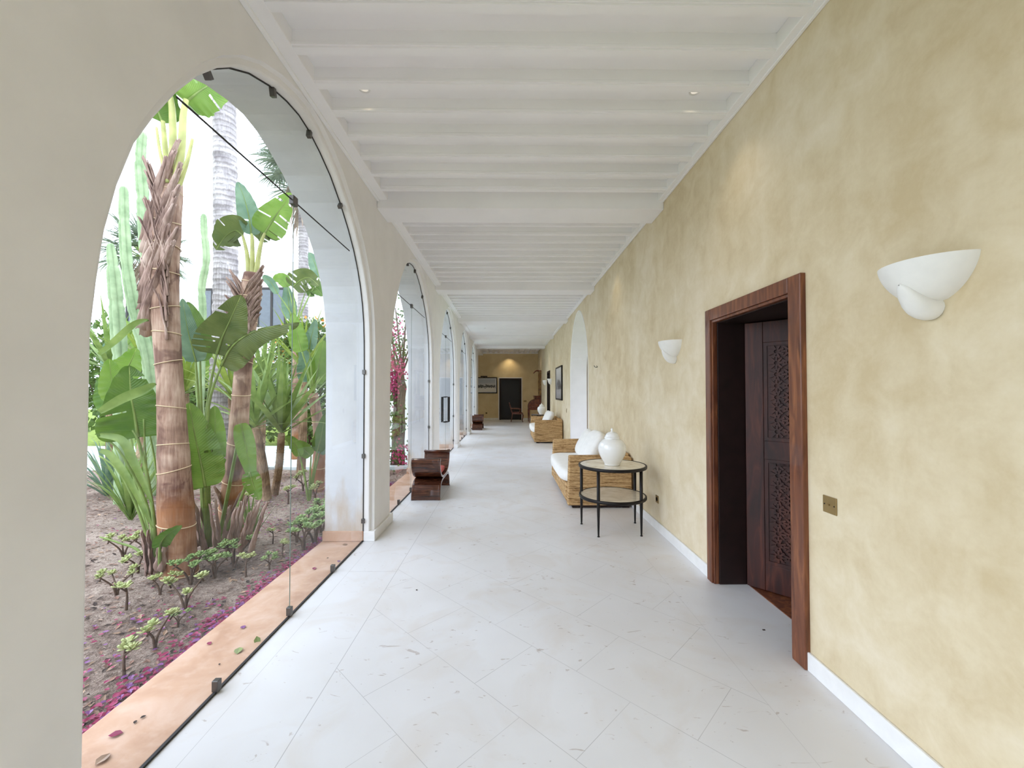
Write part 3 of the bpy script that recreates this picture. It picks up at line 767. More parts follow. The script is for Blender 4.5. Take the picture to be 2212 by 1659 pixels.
pillow((1.27, 6.30, 0.68), (0, -R(60), R(4)), (0.50, 0.62, 0.2), 'white back cushion leaning in the near sofa, just behind the lidded jar')
pillow((1.29, 6.95, 0.66), (0, -R(60), R(-3)), (0.46, 0.60, 0.20), 'white back cushion leaning at the far end of the near sofa')
pillow((1.26, 13.0, 0.66), (0, -R(62), R(6)), (0.50, 0.66, 0.20), 'white back cushion leaning at the near end of the far sofa')
pillow((1.27, 13.75, 0.65), (0, -R(66), R(-4)), (0.48, 0.60, 0.20), 'white back cushion leaning at the far end of the far sofa')

def round_table(x, y, rz, label):
    t = tag(empty('round_side_table', (x, y, 0), rz), label, 'table')
    for z, r in ((0.705, 0.368), (0.375, 0.364)):
        nm = 'top' if z > 0.5 else 'shelf'
        MB().lathe([(r - 0.022, z - 0.032), (r - 0.004, z - 0.032), (r, z - 0.026), (r, z - 0.004), (r - 0.004, z), (r - 0.02, z), (r - 0.02, z - 0.006), (r - 0.03, z - 0.006), (r - 0.03, z - 0.032)], 64, cap=False).build(nm + '_rim', 'black_metal', t, True)
        MB().lathe([(0, z - 0.03), (r - 0.021, z - 0.03), (r - 0.021, z - 0.0025), (0, z - 0.0025)], 64, cap=False).build(nm + '_slab', 'marble', t)
    for a in (155, 232, 313, 30):
        cx, cy = 0.348 * cos(R(a)), 0.348 * sin(R(a))
        MB().lathe([(0.013, 0), (0.014, 0.006), (0.008, 0.012), (0.0095, 0.02), (0.0165, 0.30), (0.017, 0.36), (0.017, 0.68)], 14, (cx, cy, 0)).build('leg', 'black_metal', t, True)
    return t
round_table(1.152, 4.60, 0, 'round two-tier black metal table with marble top in front of the near sofa')
round_table(1.205, 14.85, R(8), 'round two-tier metal table just past the far sofa')
def jar(x, y, z, label):
    t = tag(empty('lidded_jar', (x, y, z)), label, 'jar')
    MB().lathe([(0.080, 0.0), (0.084, 0.006), (0.082, 0.016), (0.090, 0.024), (0.112, 0.062), (0.136, 0.108), (0.148, 0.150), (0.152, 0.185), (0.147, 0.215), (0.132, 0.245), (0.108, 0.268), (0.084, 0.280), (0.078, 0.285), (0.078, 0.292), (0.0, 0.292)], 48).build('body', 'ceramic', t, True)
    l = MB().lathe([(0.080, 0.288), (0.083, 0.292), (0.083, 0.302), (0.076, 0.306), (0.074, 0.315), (0.062, 0.338), (0.040, 0.354), (0.018, 0.360), (0.011, 0.364), (0.010, 0.370), (0.0, 0.371)], 40).build('lid', 'ceramic', t, True)
    MB().lathe([(0.008, 0.368), (0.013, 0.376), (0.015, 0.385), (0.011, 0.394), (0.004, 0.399), (0.0, 0.400)], 20).build('knob', 'ceramic', l, True)
    return t
jar(1.138, 4.55, 0.7045, 'glossy white lidded jar standing on the nearest round table')
jar(1.20, 14.85, 0.7045, 'glossy white lidded jar on the round table past the far sofa')

def curule(x, y, label):
    """bench of two bent sheets: a cradle seat with rolled arms over an arched base"""
    W, L = 0.40, 0.95
    t = tag(empty('curved_bench', (x, y, 0)), label, 'bench')
    def sheet(path, w0, w1, th, name):
        b = MB(); n = len(path); up = []; dn = []
        for i, (py, pz) in enumerate(path):
            a = path[max(0, i - 1)]; c = path[min(n - 1, i + 1)]; dy, dz = c[0] - a[0], c[1] - a[1]; ln = math.hypot(dy, dz)
            ny, nz = -dz / ln * th / 2, dy / ln * th / 2
            up.append((py + ny, pz + nz)); dn.append((py - ny, pz - nz))
        rows = [[(w0, *p) for p in up], [(w1, *p) for p in up], [(w1, *p) for p in dn], [(w0, *p) for p in dn], [(w0, *p) for p in up]]
        b.grid(rows); b.face([b.vert((xx, *p)) for xx, p in ((w0, up[0]), (w1, up[0]), (w1, dn[0]), (w0, dn[0]))]); b.face([b.vert((xx, *p)) for xx, p in ((w0, up[-1]), (w1, up[-1]), (w1, dn[-1]), (w0, dn[-1]))])
        o = b.build(name, 'bench_wood', t); m = o.modifiers.new('w', 'WELD'); m.merge_threshold = 0.0003
        be = o.modifiers.new('b', 'BEVEL'); be.width = 0.004; be.segments = 2; be.limit_method = 'ANGLE'; be.angle_limit = R(50); return o
    half = [(0.035, 0.560), (0.018, 0.548), (0.010, 0.525), (0.012, 0.49), (0.03, 0.44), (0.065, 0.385), (0.12, 0.335), (0.19, 0.300), (0.29, 0.275), (0.40, 0.264)]
    cradle = half + [(L - a, b) for a, b in half[::-1]]
    base_h = [(0.012, 0.002), (0.015, 0.06), (0.035, 0.13), (0.075, 0.185), (0.13, 0.222), (0.21, 0.24), (0.33, 0.245)]
    base = base_h + [(L - a, b) for a, b in base_h[::-1]]
    sheet(cradle, 0.012, W - 0.012, 0.026, 'cradle_seat'); sheet(base, 0.012, W - 0.012, 0.028, 'arched_base')
    for w0 in (0.0, W - 0.03):
        sheet(cradle, w0, w0 + 0.03, 0.034, 'seat_edge_band'); sheet(base, w0, w0 + 0.03, 0.036, 'base_edge_band')
    MB().tube([(0.0, 0.045, 0.552), (W, 0.045, 0.552)], 0.02, 14).build('roll', 'bench_wood', t, True)
    MB().tube([(0.0, L - 0.045, 0.552), (W, L - 0.045, 0.552)], 0.02, 14).build('roll', 'bench_wood', t, True)
    c = oval(W - 0.07, 0.62, 0.07, 5, 24, 10).build('seat_pad', 'pink_cushion', t, True); c.location = (W / 2, L / 2, 0.325)
    return t
curule(-1.337, 5.80, 'dark wooden curved bench with pink seat pad standing by the second arch')
curule(-1.40, 16.35, 'dark wooden curved bench far away beside the last arch')

def picture_far():
    t = tag(empty('framed_sketch', (-1.28, Y_END - 0.03, 1.85)), 'black framed sketch of running animals on the ochre end wall', 'picture')
    w, h = 1.42, 0.86
    f = MB(); f.box((-w / 2, -0.03, -h / 2), (w / 2, 0.03, -h / 2 + 0.05)); f.box((-w / 2, -0.03, h / 2 - 0.05), (w / 2, 0.03, h / 2)); f.box((-w / 2, -0.03, -h / 2 + .05), (-w / 2 + 0.05, 0.03, h / 2 - .05)); f.box((w / 2 - 0.05, -0.03, -h / 2 + .05), (w / 2, 0.03, h / 2 - .05))
    f.build('frame', 'black_frame', t)
    MB().box((-w / 2 + 0.05, 0.0, -h / 2 + .05), (w / 2 - .05, 0.02, h / 2 - .05)).build('mount', 'mount_white', t)
    q = MB().box((-0.5, -0.5, -0.5), (0.5, 0.5, 0.5)).build('drawing', 'sketch', t); q.scale = (w - 0.2, 0.01, h - 0.2); q.location = (0, -0.005, 0)
    l = MB(); l.box((-0.18, -0.12, h / 2 + 0.01), (0.18, -0.03, h / 2 + 0.07)); l.box((-0.02, -0.05, h / 2 - 0.02), (0.02, 0.0, h / 2 + 0.03)); l.build('picture_light', 'dark_wood_shadow', t)
picture_far()
def picture_right():
    t = tag(empty('framed_photograph', (XR - 0.025, 13.1, 1.77), R(-90)), 'tall black framed grey photograph on the plaster wall beyond the passage arch', 'picture')
    w, h = 1.50, 1.05
    f = MB(); f.box((-w / 2, -0.02, -h / 2), (w / 2, 0.025, -h / 2 + 0.045)); f.box((-w / 2, -0.02, h / 2 - 0.045), (w / 2, 0.025, h / 2)); f.box((-w / 2, -0.02, -h / 2 + .045), (-w / 2 + 0.045, 0.025, h / 2 - .045)); f.box((w / 2 - 0.045, -0.02, -h / 2 + .045), (w / 2, 0.025, h / 2 - .045))
    f.build('frame', 'black_frame', t)
    q = MB().box((-0.5, -0.5, -0.5), (0.5, 0.5, 0.5)).build('print', 'photo', t); q.scale = (w - 0.09, 0.012, h - 0.09)
picture_right()
def tall_mirror():
    t = tag(empty('crested_mirror', (XR, 20.7, 1.32), R(-90)), 'narrow gilt framed mirror with a curved crest above the roll-top desk', 'mirror')
    w, h = 0.95, 1.18
    f = MB(); f.box((-w / 2, -0.09, 0), (-w / 2 + 0.08, 0, h)); f.box((w / 2 - 0.08, -0.09, 0), (w / 2, 0, h)); f.box((-w / 2 + .08, -0.09, 0), (w / 2 - .08, 0, 0.08)); f.box((-w / 2 + .08, -0.09, h - 0.08), (w / 2 - .08, 0, h)); f.build('frame', 'gilt_wood', t, bevel=0.01)
    MB().box((-w / 2 + .08, -0.03, 0.08), (w / 2 - .08, -0.005, h - .08)).build('glass', 'mirror', t)
    c = MB(); path = [(0, -0.05 - 0.30 * u, h + 0.02 + 0.06 * sin(pi * u * 0.9) - 0.12 * u * u) for u in [i / 10 for i in range(11)]]
    c.tube(path, [0.05 - 0.03 * i / 10 for i in range(11)], 10); c.box((-w / 2, -0.10, h - 0.0), (w / 2, -0.002, h + 0.05)); c.build('crest', 'desk_wood', t, bevel=0.004)
tall_mirror()
def desk():
    t = tag(empty('roll_top_desk', (XR - 0.02, 20.2, 0)), 'brown roll-top writing desk against the plaster wall at the far end', 'desk')
    D, L = 0.60, 1.05            # reaches into the corridor by D, lies along the wall
    prof = [(0.0, 0.62)] + [(-D, 0.62), (-D, 0.72)] + [(-D + 0.42 * (1 - cos(a)), 0.78 + 0.36 * sin(a)) for a in [pi / 2 * i / 10 for i in range(11)]] + [(0.0, 1.14)]
    # side profile holds (x, z)
    MB().prism(prof, 1, 0, 0.03).build('side_panel', 'desk_wood', t); MB().prism(prof, 1, L - 0.03, L).build('side_panel', 'desk_wood', t)
    inner = [(x * 0.985 - 0.004, z) for x, z in prof]
    b = MB(); b.prism([(0, 0.62), (-D + 0.015, 0.62), (-D + 0.015, 0.74)] + [(-D + 0.02 + 0.40 * (1 - cos(a)), 0.78 + 0.34 * sin(a)) for a in [pi / 2 * i / 10 for i in range(11)]] + [(0, 1.12)], 1, 0.03, L - 0.03); b.build('roll_cover', 'desk_wood', t)
    g = MB(); g.box((-0.30, 0.05, 1.14), (-0.0, L - 0.05, 1.28)); g.box((-0.33, 0.02, 1.28), (0.0, L - 0.02, 1.31)); g.build('top_gallery', 'desk_wood', t, bevel=0.006)
    e = MB(); e.tube([(x, -0.004, z) for x, z in prof[2:-1]], 0.018, 8); e.tube([(-D, -0.004, 0.78), (-0.02, -0.004, 0.78)], 0.014, 8); e.build('edge_moulding', 'chair_wood', t, True)
    for lx in (-D + 0.03, -0.05):
        for ly in (0.04, L - 0.04): MB().lathe([(0.012, 0), (0.02, 0.02), (0.016, 0.05), (0.03, 0.45), (0.034, 0.62)], 10, (lx, ly, 0)).build('leg', 'desk_wood', t, True)
    MB().lathe([(0.012, 0), (0.012, 0.02)], 10).build('knob', 'brass', t).location = (-D - 0.01, L / 2, 0.68)
desk()
def armchair():
    t = tag(empty('wooden_armchair', (0.47, 20.9, 0), 0), 'carved wooden armchair with dark red upholstery in front of the black doorway', 'chair')
    # faces +x (the desk); origin at seat centre
    m = MB()
    MB().prism([(-0.26, -0.22), (0.28, -0.29), (0.30, 0.0), (0.28, 0.29), (-0.26, 0.22)], 2, 0.39, 0.445).build('seat_rail', 'chair_wood', t, bevel=0.01)
    s = oval(0.50, 0.48, 0.10, 3, 24, 8).build('seat', 'red_leather', t, True); s.location = (0.01, 0, 0.45)
    for y in (-0.25, 0.25):
        MB().tube([(0.26, y, 0.40), (0.29, y * 1.04, 0.33), (0.275, y, 0.2), (0.25, y * .98, 0.08), (0.285, y, 0.0)], [0.03, 0.033, 0.022, 0.016, 0.022], 10).build('leg', 'chair_wood', t, True)
    for y in (-0.2, 0.2):
        MB().tube([(-0.24, y, 0.42), (-0.26, y, 0.25), (-0.31, y * 1.05, 0.0)], [0.026, 0.02, 0.018], 10).build('leg', 'chair_wood', t, True)
    ring = [(-0.25 - 0.13 * (0.5 + 0.5 * sin(a)) - 0.02, 0.235 * cos(a), 0.72 + 0.235 * sin(a)) for a in [2 * pi * i / 28 for i in range(29)]]
    MB().tube(ring, 0.024, 8).build('back_frame', 'chair_wood', t, True)
    b = oval(0.06, 0.43, 0.43, 2.2, 20, 12).build('back', 'red_leather', t, True); b.location = (-0.335, 0, 0.72); b.rotation_euler = (0, R(-15), 0)
    for y in (-1, 1):
        MB().tube([(-0.25, y * 0.16, 0.42), (-0.26, y * 0.17, 0.52)], 0.02, 8).build('back_post', 'chair_wood', t, True)
        MB().tube([(-0.32, y * 0.23, 0.68), (-0.15, y * 0.30, 0.665), (0.05, y * 0.32, 0.66), (0.16, y * 0.32, 0.64), (0.14, y * 0.30, 0.56), (0.10, y * 0.27, 0.44)], [0.02, 0.022, 0.024, 0.026, 0.02, 0.022], 10).build('arm', 'chair_wood', t, True)
armchair()

# ------------------------------------------------------------------ garden: ground
from mathutils import noise as mnoise
rnd = random.Random(7)
def soil_z(x, y):
    return -0.062 + 0.030 * mnoise.noise(Vector((x * 1.1, y * 1.1, 0))) + 0.016 * mnoise.noise(Vector((x * 5, y * 5, 3))) - 0.0
def build_soil():
    b = MB(); rows = []
    nx, ny = 150, 170
    for i in range(ny + 1):
        y = -1.0 + 9.42 * i / ny
        row = []
        for j in range(nx + 1):
            x = -1.874 - 9.1 * (j / nx) ** 1.5
            row.append((x, y, soil_z(x, y) - (0.02 if j == 0 else 0)))
        rows.append(row)
    b.grid(rows); struct(b.build('ground_soil', 'soil', smooth=True), 'bare garden soil outside the near arch')
build_soil()
struct(MB().box((-40, -12, -0.30), (-1.88, 60, -0.16)).build('ground_lawn', 'lawn'), 'lawn beyond the flower bed')
struct(MB().box((4.48, -12, -0.30), (40, 60, -0.12)).box((1.9, 24.7, -0.30), (4.48, 60, -0.12)).build('ground_lawn_right', 'lawn'), 'lawn on the other side of the building')
struct(MB().box((-9.5, 19.15, -0.15), (-4.36, 26.0, -0.03)).build('ground_bounce_end', 'pool_white'), 'pale unseen slab added outside the end recess to bounce daylight in')  # unseen slab added to bounce daylight through the recess opening
struct(MB().box((-13.0, 8.44, -0.15), (-1.885, 8.62, -0.005)).box((-13.0, 8.62, -0.15), (-1.885, 11.2, -0.03)).box((-13.0, 11.2, -0.15), (-1.885, 11.45, 0.03)).box((-5.2, 11.45, -0.15), (-1.885, 19.0, -0.03)).build('ground_terrace', 'pool_white', bevel=0.01), 'pale paved strip between flower bed and lawn')
def litter():
    b = MB(); r = random.Random(3)
    for _ in range(9000):
        x = -1.9 - 6.5 * r.random() ** 1.3; y = 0.9 + 7.4 * r.random(); s = r.uniform(0.008, 0.034); a = r.random() * 6.28
        z = soil_z(x, y) + 0.006; tl = r.uniform(-.4, .4)
        c, d = cos(a), sin(a); w = s * r.uniform(0.12, 0.55); b.cur = r.choice((0, 0, 1, 1, 2))
        b.face([b.vert((x + c * s, y + d * s, z + tl * s)), b.vert((x - d * w, y + c * w, z + 0.004)), b.vert((x - c * s, y - d * s, z - tl * s)), b.vert((x + d * w, y - c * w, z + 0.002))])
    stuff(b.build('leaf_litter', ['litter_brown', 'dry_leaf', 'pebble_dark']), 'dry leaf litter scattered over the garden soil', 'leaf litter')
litter()
def petal_mesh(s, mi=0, b=None, at_=(0, 0, 0), a=0, tilt=0.2, r=rnd):
    b = b or MB(); b.cur = mi; c, d = cos(a), sin(a)
    pts = [(0, -1, 0), (0.62, -0.35, 0.25), (0.66, 0.3, 0.28), (0.0, 1.0, 0.12), (-0.66, 0.3, 0.28), (-0.62, -0.35, 0.25)]
    ids = []
    for x, y, z in pts:
        x *= s; y *= s; z *= s * tilt * 2
        ids.append(b.vert((at_[0] + x * c - y * d, at_[1] + x * d + y * c, at_[2] + z)))
    m = b.vert((at_[0], at_[1], at_[2] + 0.001))
    for i in range(6): b.face([ids[i], ids[(i + 1) % 6], m])
    return b
def petals():
    b = MB(); r = random.Random(11)
    for _ in range(1250):
        y = 0.9 + 3.6 * r.random(); x = -1.895 - abs(r.gauss(0, 0.085)) * (1.0 if y < 3 else 0.8)
        petal_mesh(r.uniform(0.011, 0.022), 0 if r.random() < 0.8 else 1, b, (x, y, soil_z(x, y) + r.uniform(0.006, 0.02)), r.random() * 6.28, r.uniform(0.1, 1.2))
    for cx, cy, s_, n in ((-2.35, 2.35, 0.12, 40), (-2.55, 2.9, 0.2, 45), (-2.3, 3.0, 0.15, 45), (-2.3, 5.6, 0.35, 160), (-2.6, 6.6, 0.4, 140), (-3.3, 5.9, 0.4, 90), (-4.3, 5.0, 0.4, 60), (-2.15, 6.0, 0.2, 120), (-2.0, 7.0, 0.12, 200), (-3.0, 6.9, 0.6, 260), (-2.6, 5.0, 0.3, 60), (-4.6, 5.9, 0.3, 60)):
        for _ in range(n):
            x = min(-1.9, r.gauss(cx, s_)); y = r.gauss(cy, s_)
            petal_mesh(r.uniform(0.010, 0.02), 0 if r.random() < 0.6 else 1, b, (x, y, soil_z(x, y) + 0.012), r.random() * 6.28, r.uniform(0.1, 1.0))
    stuff(b.build('fallen_petals', ['petal_magenta', 'petal_purple']), 'drift of magenta and purple bougainvillea petals along the stone sill', 'petals')
petals()
def bit(px, py, s, mat, label, name='fallen_petal', cat='petal'):
    p = ground(px, py, 0.0); o = petal_mesh(s, 0, None, (0, 0, 0), rnd.random() * 6, 0.35).build(name, mat, solid=0.001); o.location = (p.x, p.y, 0.003); return tag(o, label, cat)
bit(250, 1588, 0.026, 'petal_magenta', 'largest magenta petal on the stone sill, at its near end')
bit(452, 1391, 0.018, 'petal_magenta', 'dull magenta petal on the outer edge of the sill beside the green leaf')
bit(525, 1356, 0.022, 'petal_purple', 'purple petal lying alone mid sill, short of the glass joint')
bit(679, 1229, 0.024, 'petal_magenta', 'round magenta petal on the far half of the sill')
bit(732, 1213, 0.020, 'petal_purple', 'faded petal against the glass at the far end of the sill')
bit(745, 1177, 0.026, 'dry_leaf', 'dry round leaf at the foot of the pier plinth', 'fallen_leaf', 'leaf')
bit(515, 1407, 0.032, 'leaf_blue', 'pale green leaf lying on the stone sill', 'fallen_leaf', 'leaf')
bit(222, 1642, 0.03, 'dry_leaf', 'greyish curled leaf in the near corner of the sill', 'fallen_leaf', 'leaf')
bit(556, 1385, 0.026, 'sword_yellow', 'yellow green leaf caught upright against the bottom of the glass', 'fallen_leaf', 'leaf').rotation_euler = (R(60), 0, 0.4)
for px, py, s_, l in ((309, 1550, 0.011, 'dark seed beside the largest magenta petal on the sill'), (292, 1561, 0.010, 'dark seed left of a similar one on the near part of the sill'),
                      (474, 1436, 0.007, 'tiny dark speck mid sill beyond the pale green leaf'), (708, 1206, 0.010, 'dark crumb on the sill short of the pier')):
    o = bit(px, py, s_, 'pebble_dark', l, 'seed', 'seed')
p = ground(900, 1275, 0.0); tag(MB().lathe([(0.0, 0), (0.005, 0.001), (0.006, 0.004), (0.0, 0.007)], 10).build('dark_crumb', 'pebble_dark', None, True, loc=(p.x, p.y, 0)), 'tiny dark crumb on the white floor left of the middle', 'crumb')
p = ground(1650, 1361, 0.0); tag(MB().box((-0.008, -0.004, 0), (0.008, 0.004, 0.003)).build('dark_crumb', 'pebble_dark', loc=(p.x, p.y, 0)), 'small dark chip on the white floor in front of the carved door', 'crumb')

# ------------------------------------------------------------------ garden: plant builders
def bez(pts, n):
    pts = [Vector(p) for p in pts]; m = len(pts)
    if m == 2: return [pts[0].lerp(pts[1], i / n) for i in range(n + 1)]
    out = []
    for i in range(n + 1):
        u = i / n * (m - 1); k = min(int(u), m - 2); f = u - k
        p0, p1, p2, p3 = pts[max(k - 1, 0)], pts[k], pts[k + 1], pts[min(k + 2, m - 1)]
        out.append(0.5 * ((2 * p1) + (p2 - p0) * f + (2 * p0 - 5 * p1 + 4 * p2 - p3) * f * f + (3 * p1 - p0 - 3 * p2 + p3) * f ** 3))
    return out
def paddle(spine, W, parent, mat='leaf_deep', roll=0.0, fold=0.25, tears=0, seed=1, shape=1.0, name='leaf', n=44, view=None, half=0):
    """one broad leaf: spine through world points, blade W wide; roll turns it about the spine"""
    r = random.Random(seed); sp = bez(spine, n); K = 10
    tear = {}
    for _ in range(tears): tear[(r.randint(5, n - 5), r.choice((-1, 1)))] = r.uniform(0.05, 0.5)
    b = MB(); rows = []; uvs = []; seg = {-1: 0.0, 1: 0.0}
    for i, p in enumerate(sp):
        T = (sp[min(i + 1, n)] - sp[max(i - 1, 0)]).normalized()
        vd = (p - Vector((0, 0, CAM_Z))).normalized() if view is None else Vector(view)
        Sd = T.cross(vd)
        if Sd.length < 1e-4: Sd = Vector((1, 0, 0))
        Sd.normalize(); Sd = Quaternion(T, roll) @ Sd; N = T.cross(Sd)
        u = i / n
        w = W / 2 * (sin(pi * min(1, u ** (0.62 * shape)) ** 1.0) ** 0.62 if 0 < u < 1 else 0.0)
        for sd in (-1, 1):
            if (i, sd) in tear: seg[sd] = r.uniform(-0.28, 0.28)
        row = []; uv = []
        for k in range(-K, K + 1):
            q = k / K; sd = -1 if q < 0 else 1; aq = abs(q)
            if half and sd == half: aq_ = aq * 0.12
            else: aq_ = aq
            f = fold + seg[sd] * aq
            off = Sd * (sd * aq_ * w * cos(f)) + N * (aq_ * w * sin(f) + 0.010 * sin(u * 46 + sd) * aq * aq * (W / 0.3))
            off -= T * (aq_ * w * 0.10)
            row.append(p + off); uv.append((q, u))
        rows.append(row); uvs.append(uv)
    ids = [[b.vert(p) for p in rw] for rw in rows]
    for i in range(n + 1):
        for k in range(2 * K + 1): b.uv[ids[i][k]] = uvs[i][k]
    for i in range(n):
        for k in range(2 * K):
            q = (k + 0.5 - K) / K; sd = -1 if q < 0 else 1
            if (i, sd) in tear and abs(q) > tear[(i, sd)]: continue
            b.face([ids[i][k], ids[i][k + 1], ids[i + 1][k + 1], ids[i + 1][k]])
    # midrib
    o = b.build(name, mat, parent, True)
    mr = MB(); mr.tube([p for p in sp[:int(n * 0.92)]], [max(0.0012, 0.012 * (1 - i / n)) * (W / 0.3) ** 0.5 for i in range(int(n * 0.92))], 6)
    mr.build('midrib', 'petiole', o, True)
    return o
def stalk(pts, r0, r1, parent, mat='petiole', name='leaf_stalk'):
    s = bez(pts, 14); b = MB(); b.tube(s, [r0 + (r1 - r0) * i / 14 for i in range(15)], 8); return b.build(name, mat, parent, True)
def rel(root, obj_fn): pass
def P(px, py, Y): return at(px, py, Y)
def plant(name, loc, label, cat, group=None):
    t = tag(empty(name, (0, 0, 0)), label, cat, group); t['_base'] = list(loc); return t
def settle(t):
    """move the empty to the plant's foot, leaving its parts where they are"""
    base = Vector(t['_base']); del t['_base']
    t.location = base
    for ch in bpy.data.objects:
        if ch.parent == t: ch.location = ch.location - base
def trunk_mesh(path, rad, n=18, rings=0, seed=1, ringr=0.10):
    r = random.Random(seed); m = 60; sp = bez(path, m)
    def rr(u):
        x = u * (len(rad) - 1); k = min(int(x), len(rad) - 2); return rad[k] + (rad[k + 1] - rad[k]) * (x - k)
    b = MB(); b.tube(sp, [rr(i / m) * (1 + 0.05 * mnoise.noise(Vector((i * 0.4, seed, 0)))) for i in range(m + 1)], n)
    if rings:
        b.cur = 1
        for j in range(rings):
            u = (j + 0.5 + r.uniform(-.25, .25)) / rings; i = min(m - 1, int(u * m)); p = sp[i]; T = (sp[i + 1] - sp[max(0, i - 1)]).normalized()
            A = Vector((1, 0, 0)); A = (A - T * A.dot(T)).normalized(); B = T.cross(A); tx, ty = r.uniform(-.22, .22), r.uniform(-.22, .22)
            R_ = rr(u) * 1.02
            pts = [p + (A * cos(a) + B * sin(a)) * R_ + T * R_ * (tx * cos(a) + ty * sin(a)) for a in [2 * pi * q / 24 for q in range(25)]]
            b.tube(pts, 0.0045, 5, cap=False)
    return b
def husk(b, base, side, up, L, W, flare, lean, seed):
    """one dried leaf base clasping the trunk, open channel bending outwards at its top"""
    r = random.Random(seed); n = 12; K = 6; rows = []
    side = Vector(side).normalized(); up = Vector(up).normalized(); fr = up.cross(side)
    for i in range(n + 1):
        u = i / n
        c = base + up * (L * u) + side * (flare * (u ** 1.6) - lean * (1 - u))
        w = W * (1 - 0.55 * u) ; row = []
        for k in range(-K, K + 1):
            a = k / K * (1.5 - 0.6 * u)
            row.append(c + side * (cos(a) * w * 0.62 + 0.006 * sin(13 * u + seed + k * 0.7)) + fr * (sin(a) * w + 0.005 * sin(17 * u + seed * 2)) + Vector((0, 0, 0.01 * sin(9 * u + k))))
        rows.append(row)
    b.grid(rows)
def blade(b, base, d, L, W, droop, seed=0, n=7):
    d = Vector(d).normalized(); rows = []; p = Vector(base)
    sd = d.cross(Vector((0, 0, 1)));
    if sd.length < 0.05: sd = Vector((1, 0, 0))
    sd.normalize(); cur = Vector(d)
    for i in range(n + 1):
        u = i / n; w = W * (0.55 + 0.9 * u if u < 0.4 else 0.91 * (1 - u) / 0.6 + 0.0) + 0.001
        N = sd.cross(cur).normalized()
        rows.append([p - sd * w / 2 + N * w * 0.16, p.copy(), p + sd * w / 2 + N * w * 0.16])
        p = p + cur * (L / n); cur = (cur + Vector((0, 0, -droop * u / n * 4))).normalized()
    b.grid(rows)
def rosette(center, n, L, W, parent, mat, seed, up=0.15, droop=0.5, spread=1.0, name='sword_leaves'):
    r = random.Random(seed); b = MB()
    for i in range(n):
        az = 2.399 * i + r.uniform(-.2, .2); el = up + (1.45 - up) * ((i + 0.5) / n) ** 0.8 * spread
        d = Vector((cos(az) * cos(el), sin(az) * cos(el), sin(el)))
        blade(b, Vector(center) + d * 0.03 + Vector((0, 0, 0.10 * i / n)), d, L * r.uniform(0.75, 1.1), W * r.uniform(.8, 1.15), droop * r.uniform(0.2, 1.2))
    return b.build(name, mat, parent, True)
def fan_leaf(b, base, d, L, n=22, up=(0, 0, 1), droop=0.4, seed=0):
    r = random.Random(seed); d = Vector(d).normalized(); sd = d.cross(Vector(up))
    if sd.length < 0.1: sd = d.cross(Vector((1, 0, 0)))
    sd.normalize()
    hub = Vector(base) + d * L * 0.5
    for i in range(n):
        a = (i / (n - 1) - 0.5) * 3.6; dd = (d * cos(a) + sd * sin(a)).normalized()
        blade(b, hub, dd + Vector((0, 0, r.uniform(-.08, .08))), L * 0.62 * (1 - 0.18 * abs(a) / 1.8), L * 0.055, droop * r.uniform(.6, 1.4), n=5)
    return hub
def cactus(path, rad, label, seed, n_ribs=5):
    base = Vector(path[0]); rad = [q * 0.8 for q in rad]; t = plant('column_cactus', base, label, 'cactus'); m = 80; sp = bez(path, m); r = random.Random(seed); N = n_ribs * 6
    ph = r.random() * 6
    radii = []
    for i in range(m + 1):
        u = i / m; x = u * (len(rad) - 1); k = min(int(x), len(rad) - 2); rr = rad[k] + (rad[k + 1] - rad[k]) * (x - k)
        rr *= 1 - 0.17 * max(0, sin(u * len(path) * 5.2 + ph)) ** 8 + 0.05 * ((i % 2) - 0.5)
        if u > 0.96: rr *= math.sqrt(max(0.02, 1 - ((u - 0.96) / 0.04) ** 2))
        radii.append(rr)
    b = MB(); b.tube(sp, radii, N, ribs=lambda k: 0.55 + 0.45 * abs(cos(pi * k / 6)) ** 0.9)
    b.build('ribbed_stem', 'cactus', t, True); settle(t); return t
def bush(c, rad, n, s, mat, label, seed, name='garden_shrub', cat='shrub', flowers=None, nf=0, group=None):
    t = plant(name, (c[0], c[1], -0.16), label, cat, group); r = random.Random(seed)
    def scatter(count, size, shell):
        b = MB()
        for _ in range(count):
            v = Vector((r.gauss(0, 1), r.gauss(0, 1), r.gauss(0, 1))).normalized(); k = r.uniform(shell, 1.0) * (0.86 + 0.22 * mnoise.noise(v * 2.3 + Vector((seed, 0, 0))))
            p = Vector((c[0] + v.x * rad[0] * k, c[1] + v.y * rad[1] * k, max(-0.1, c[2] + v.z * rad[2] * k)))
            d = (v + Vector((r.uniform(-1, 1), r.uniform(-1, 1), r.uniform(-.7, 1)))).normalized(); e = d.cross(Vector((r.uniform(-1, 1), r.uniform(-1, 1), r.uniform(-1, 1)))).normalized()
            L = size * r.uniform(.6, 1.3); w = L * 0.36
            b.face([b.vert(p), b.vert(p + d * L * 0.5 + e * w), b.vert(p + d * L), b.vert(p + d * L * 0.5 - e * w)])
        return b
    scatter(n, s, 0.35).build('foliage', mat, t)
    if nf: scatter(nf, s * 0.8, 0.9).build('flowers', flowers, t)
    st = MB()
    for i in range(5):
        a = i * 1.3; st.tube([(c[0] + 0.06 * cos(a), c[1] + 0.06 * sin(a), -0.18), (c[0] + rad[0] * .25 * cos(a), c[1] + rad[1] * .25 * sin(a), c[2] * 0.5), (c[0] + rad[0] * .6 * cos(a), c[1] + rad[1] * .6 * sin(a), c[2] + rad[2] * .3)], [0.03, 0.022, 0.008], 6)
    st.build('stems', 'stem_brown', t, True); settle(t); return t

# ------------------------------------------------------------------ garden: the planting outside the near arch
ZS = -0.075
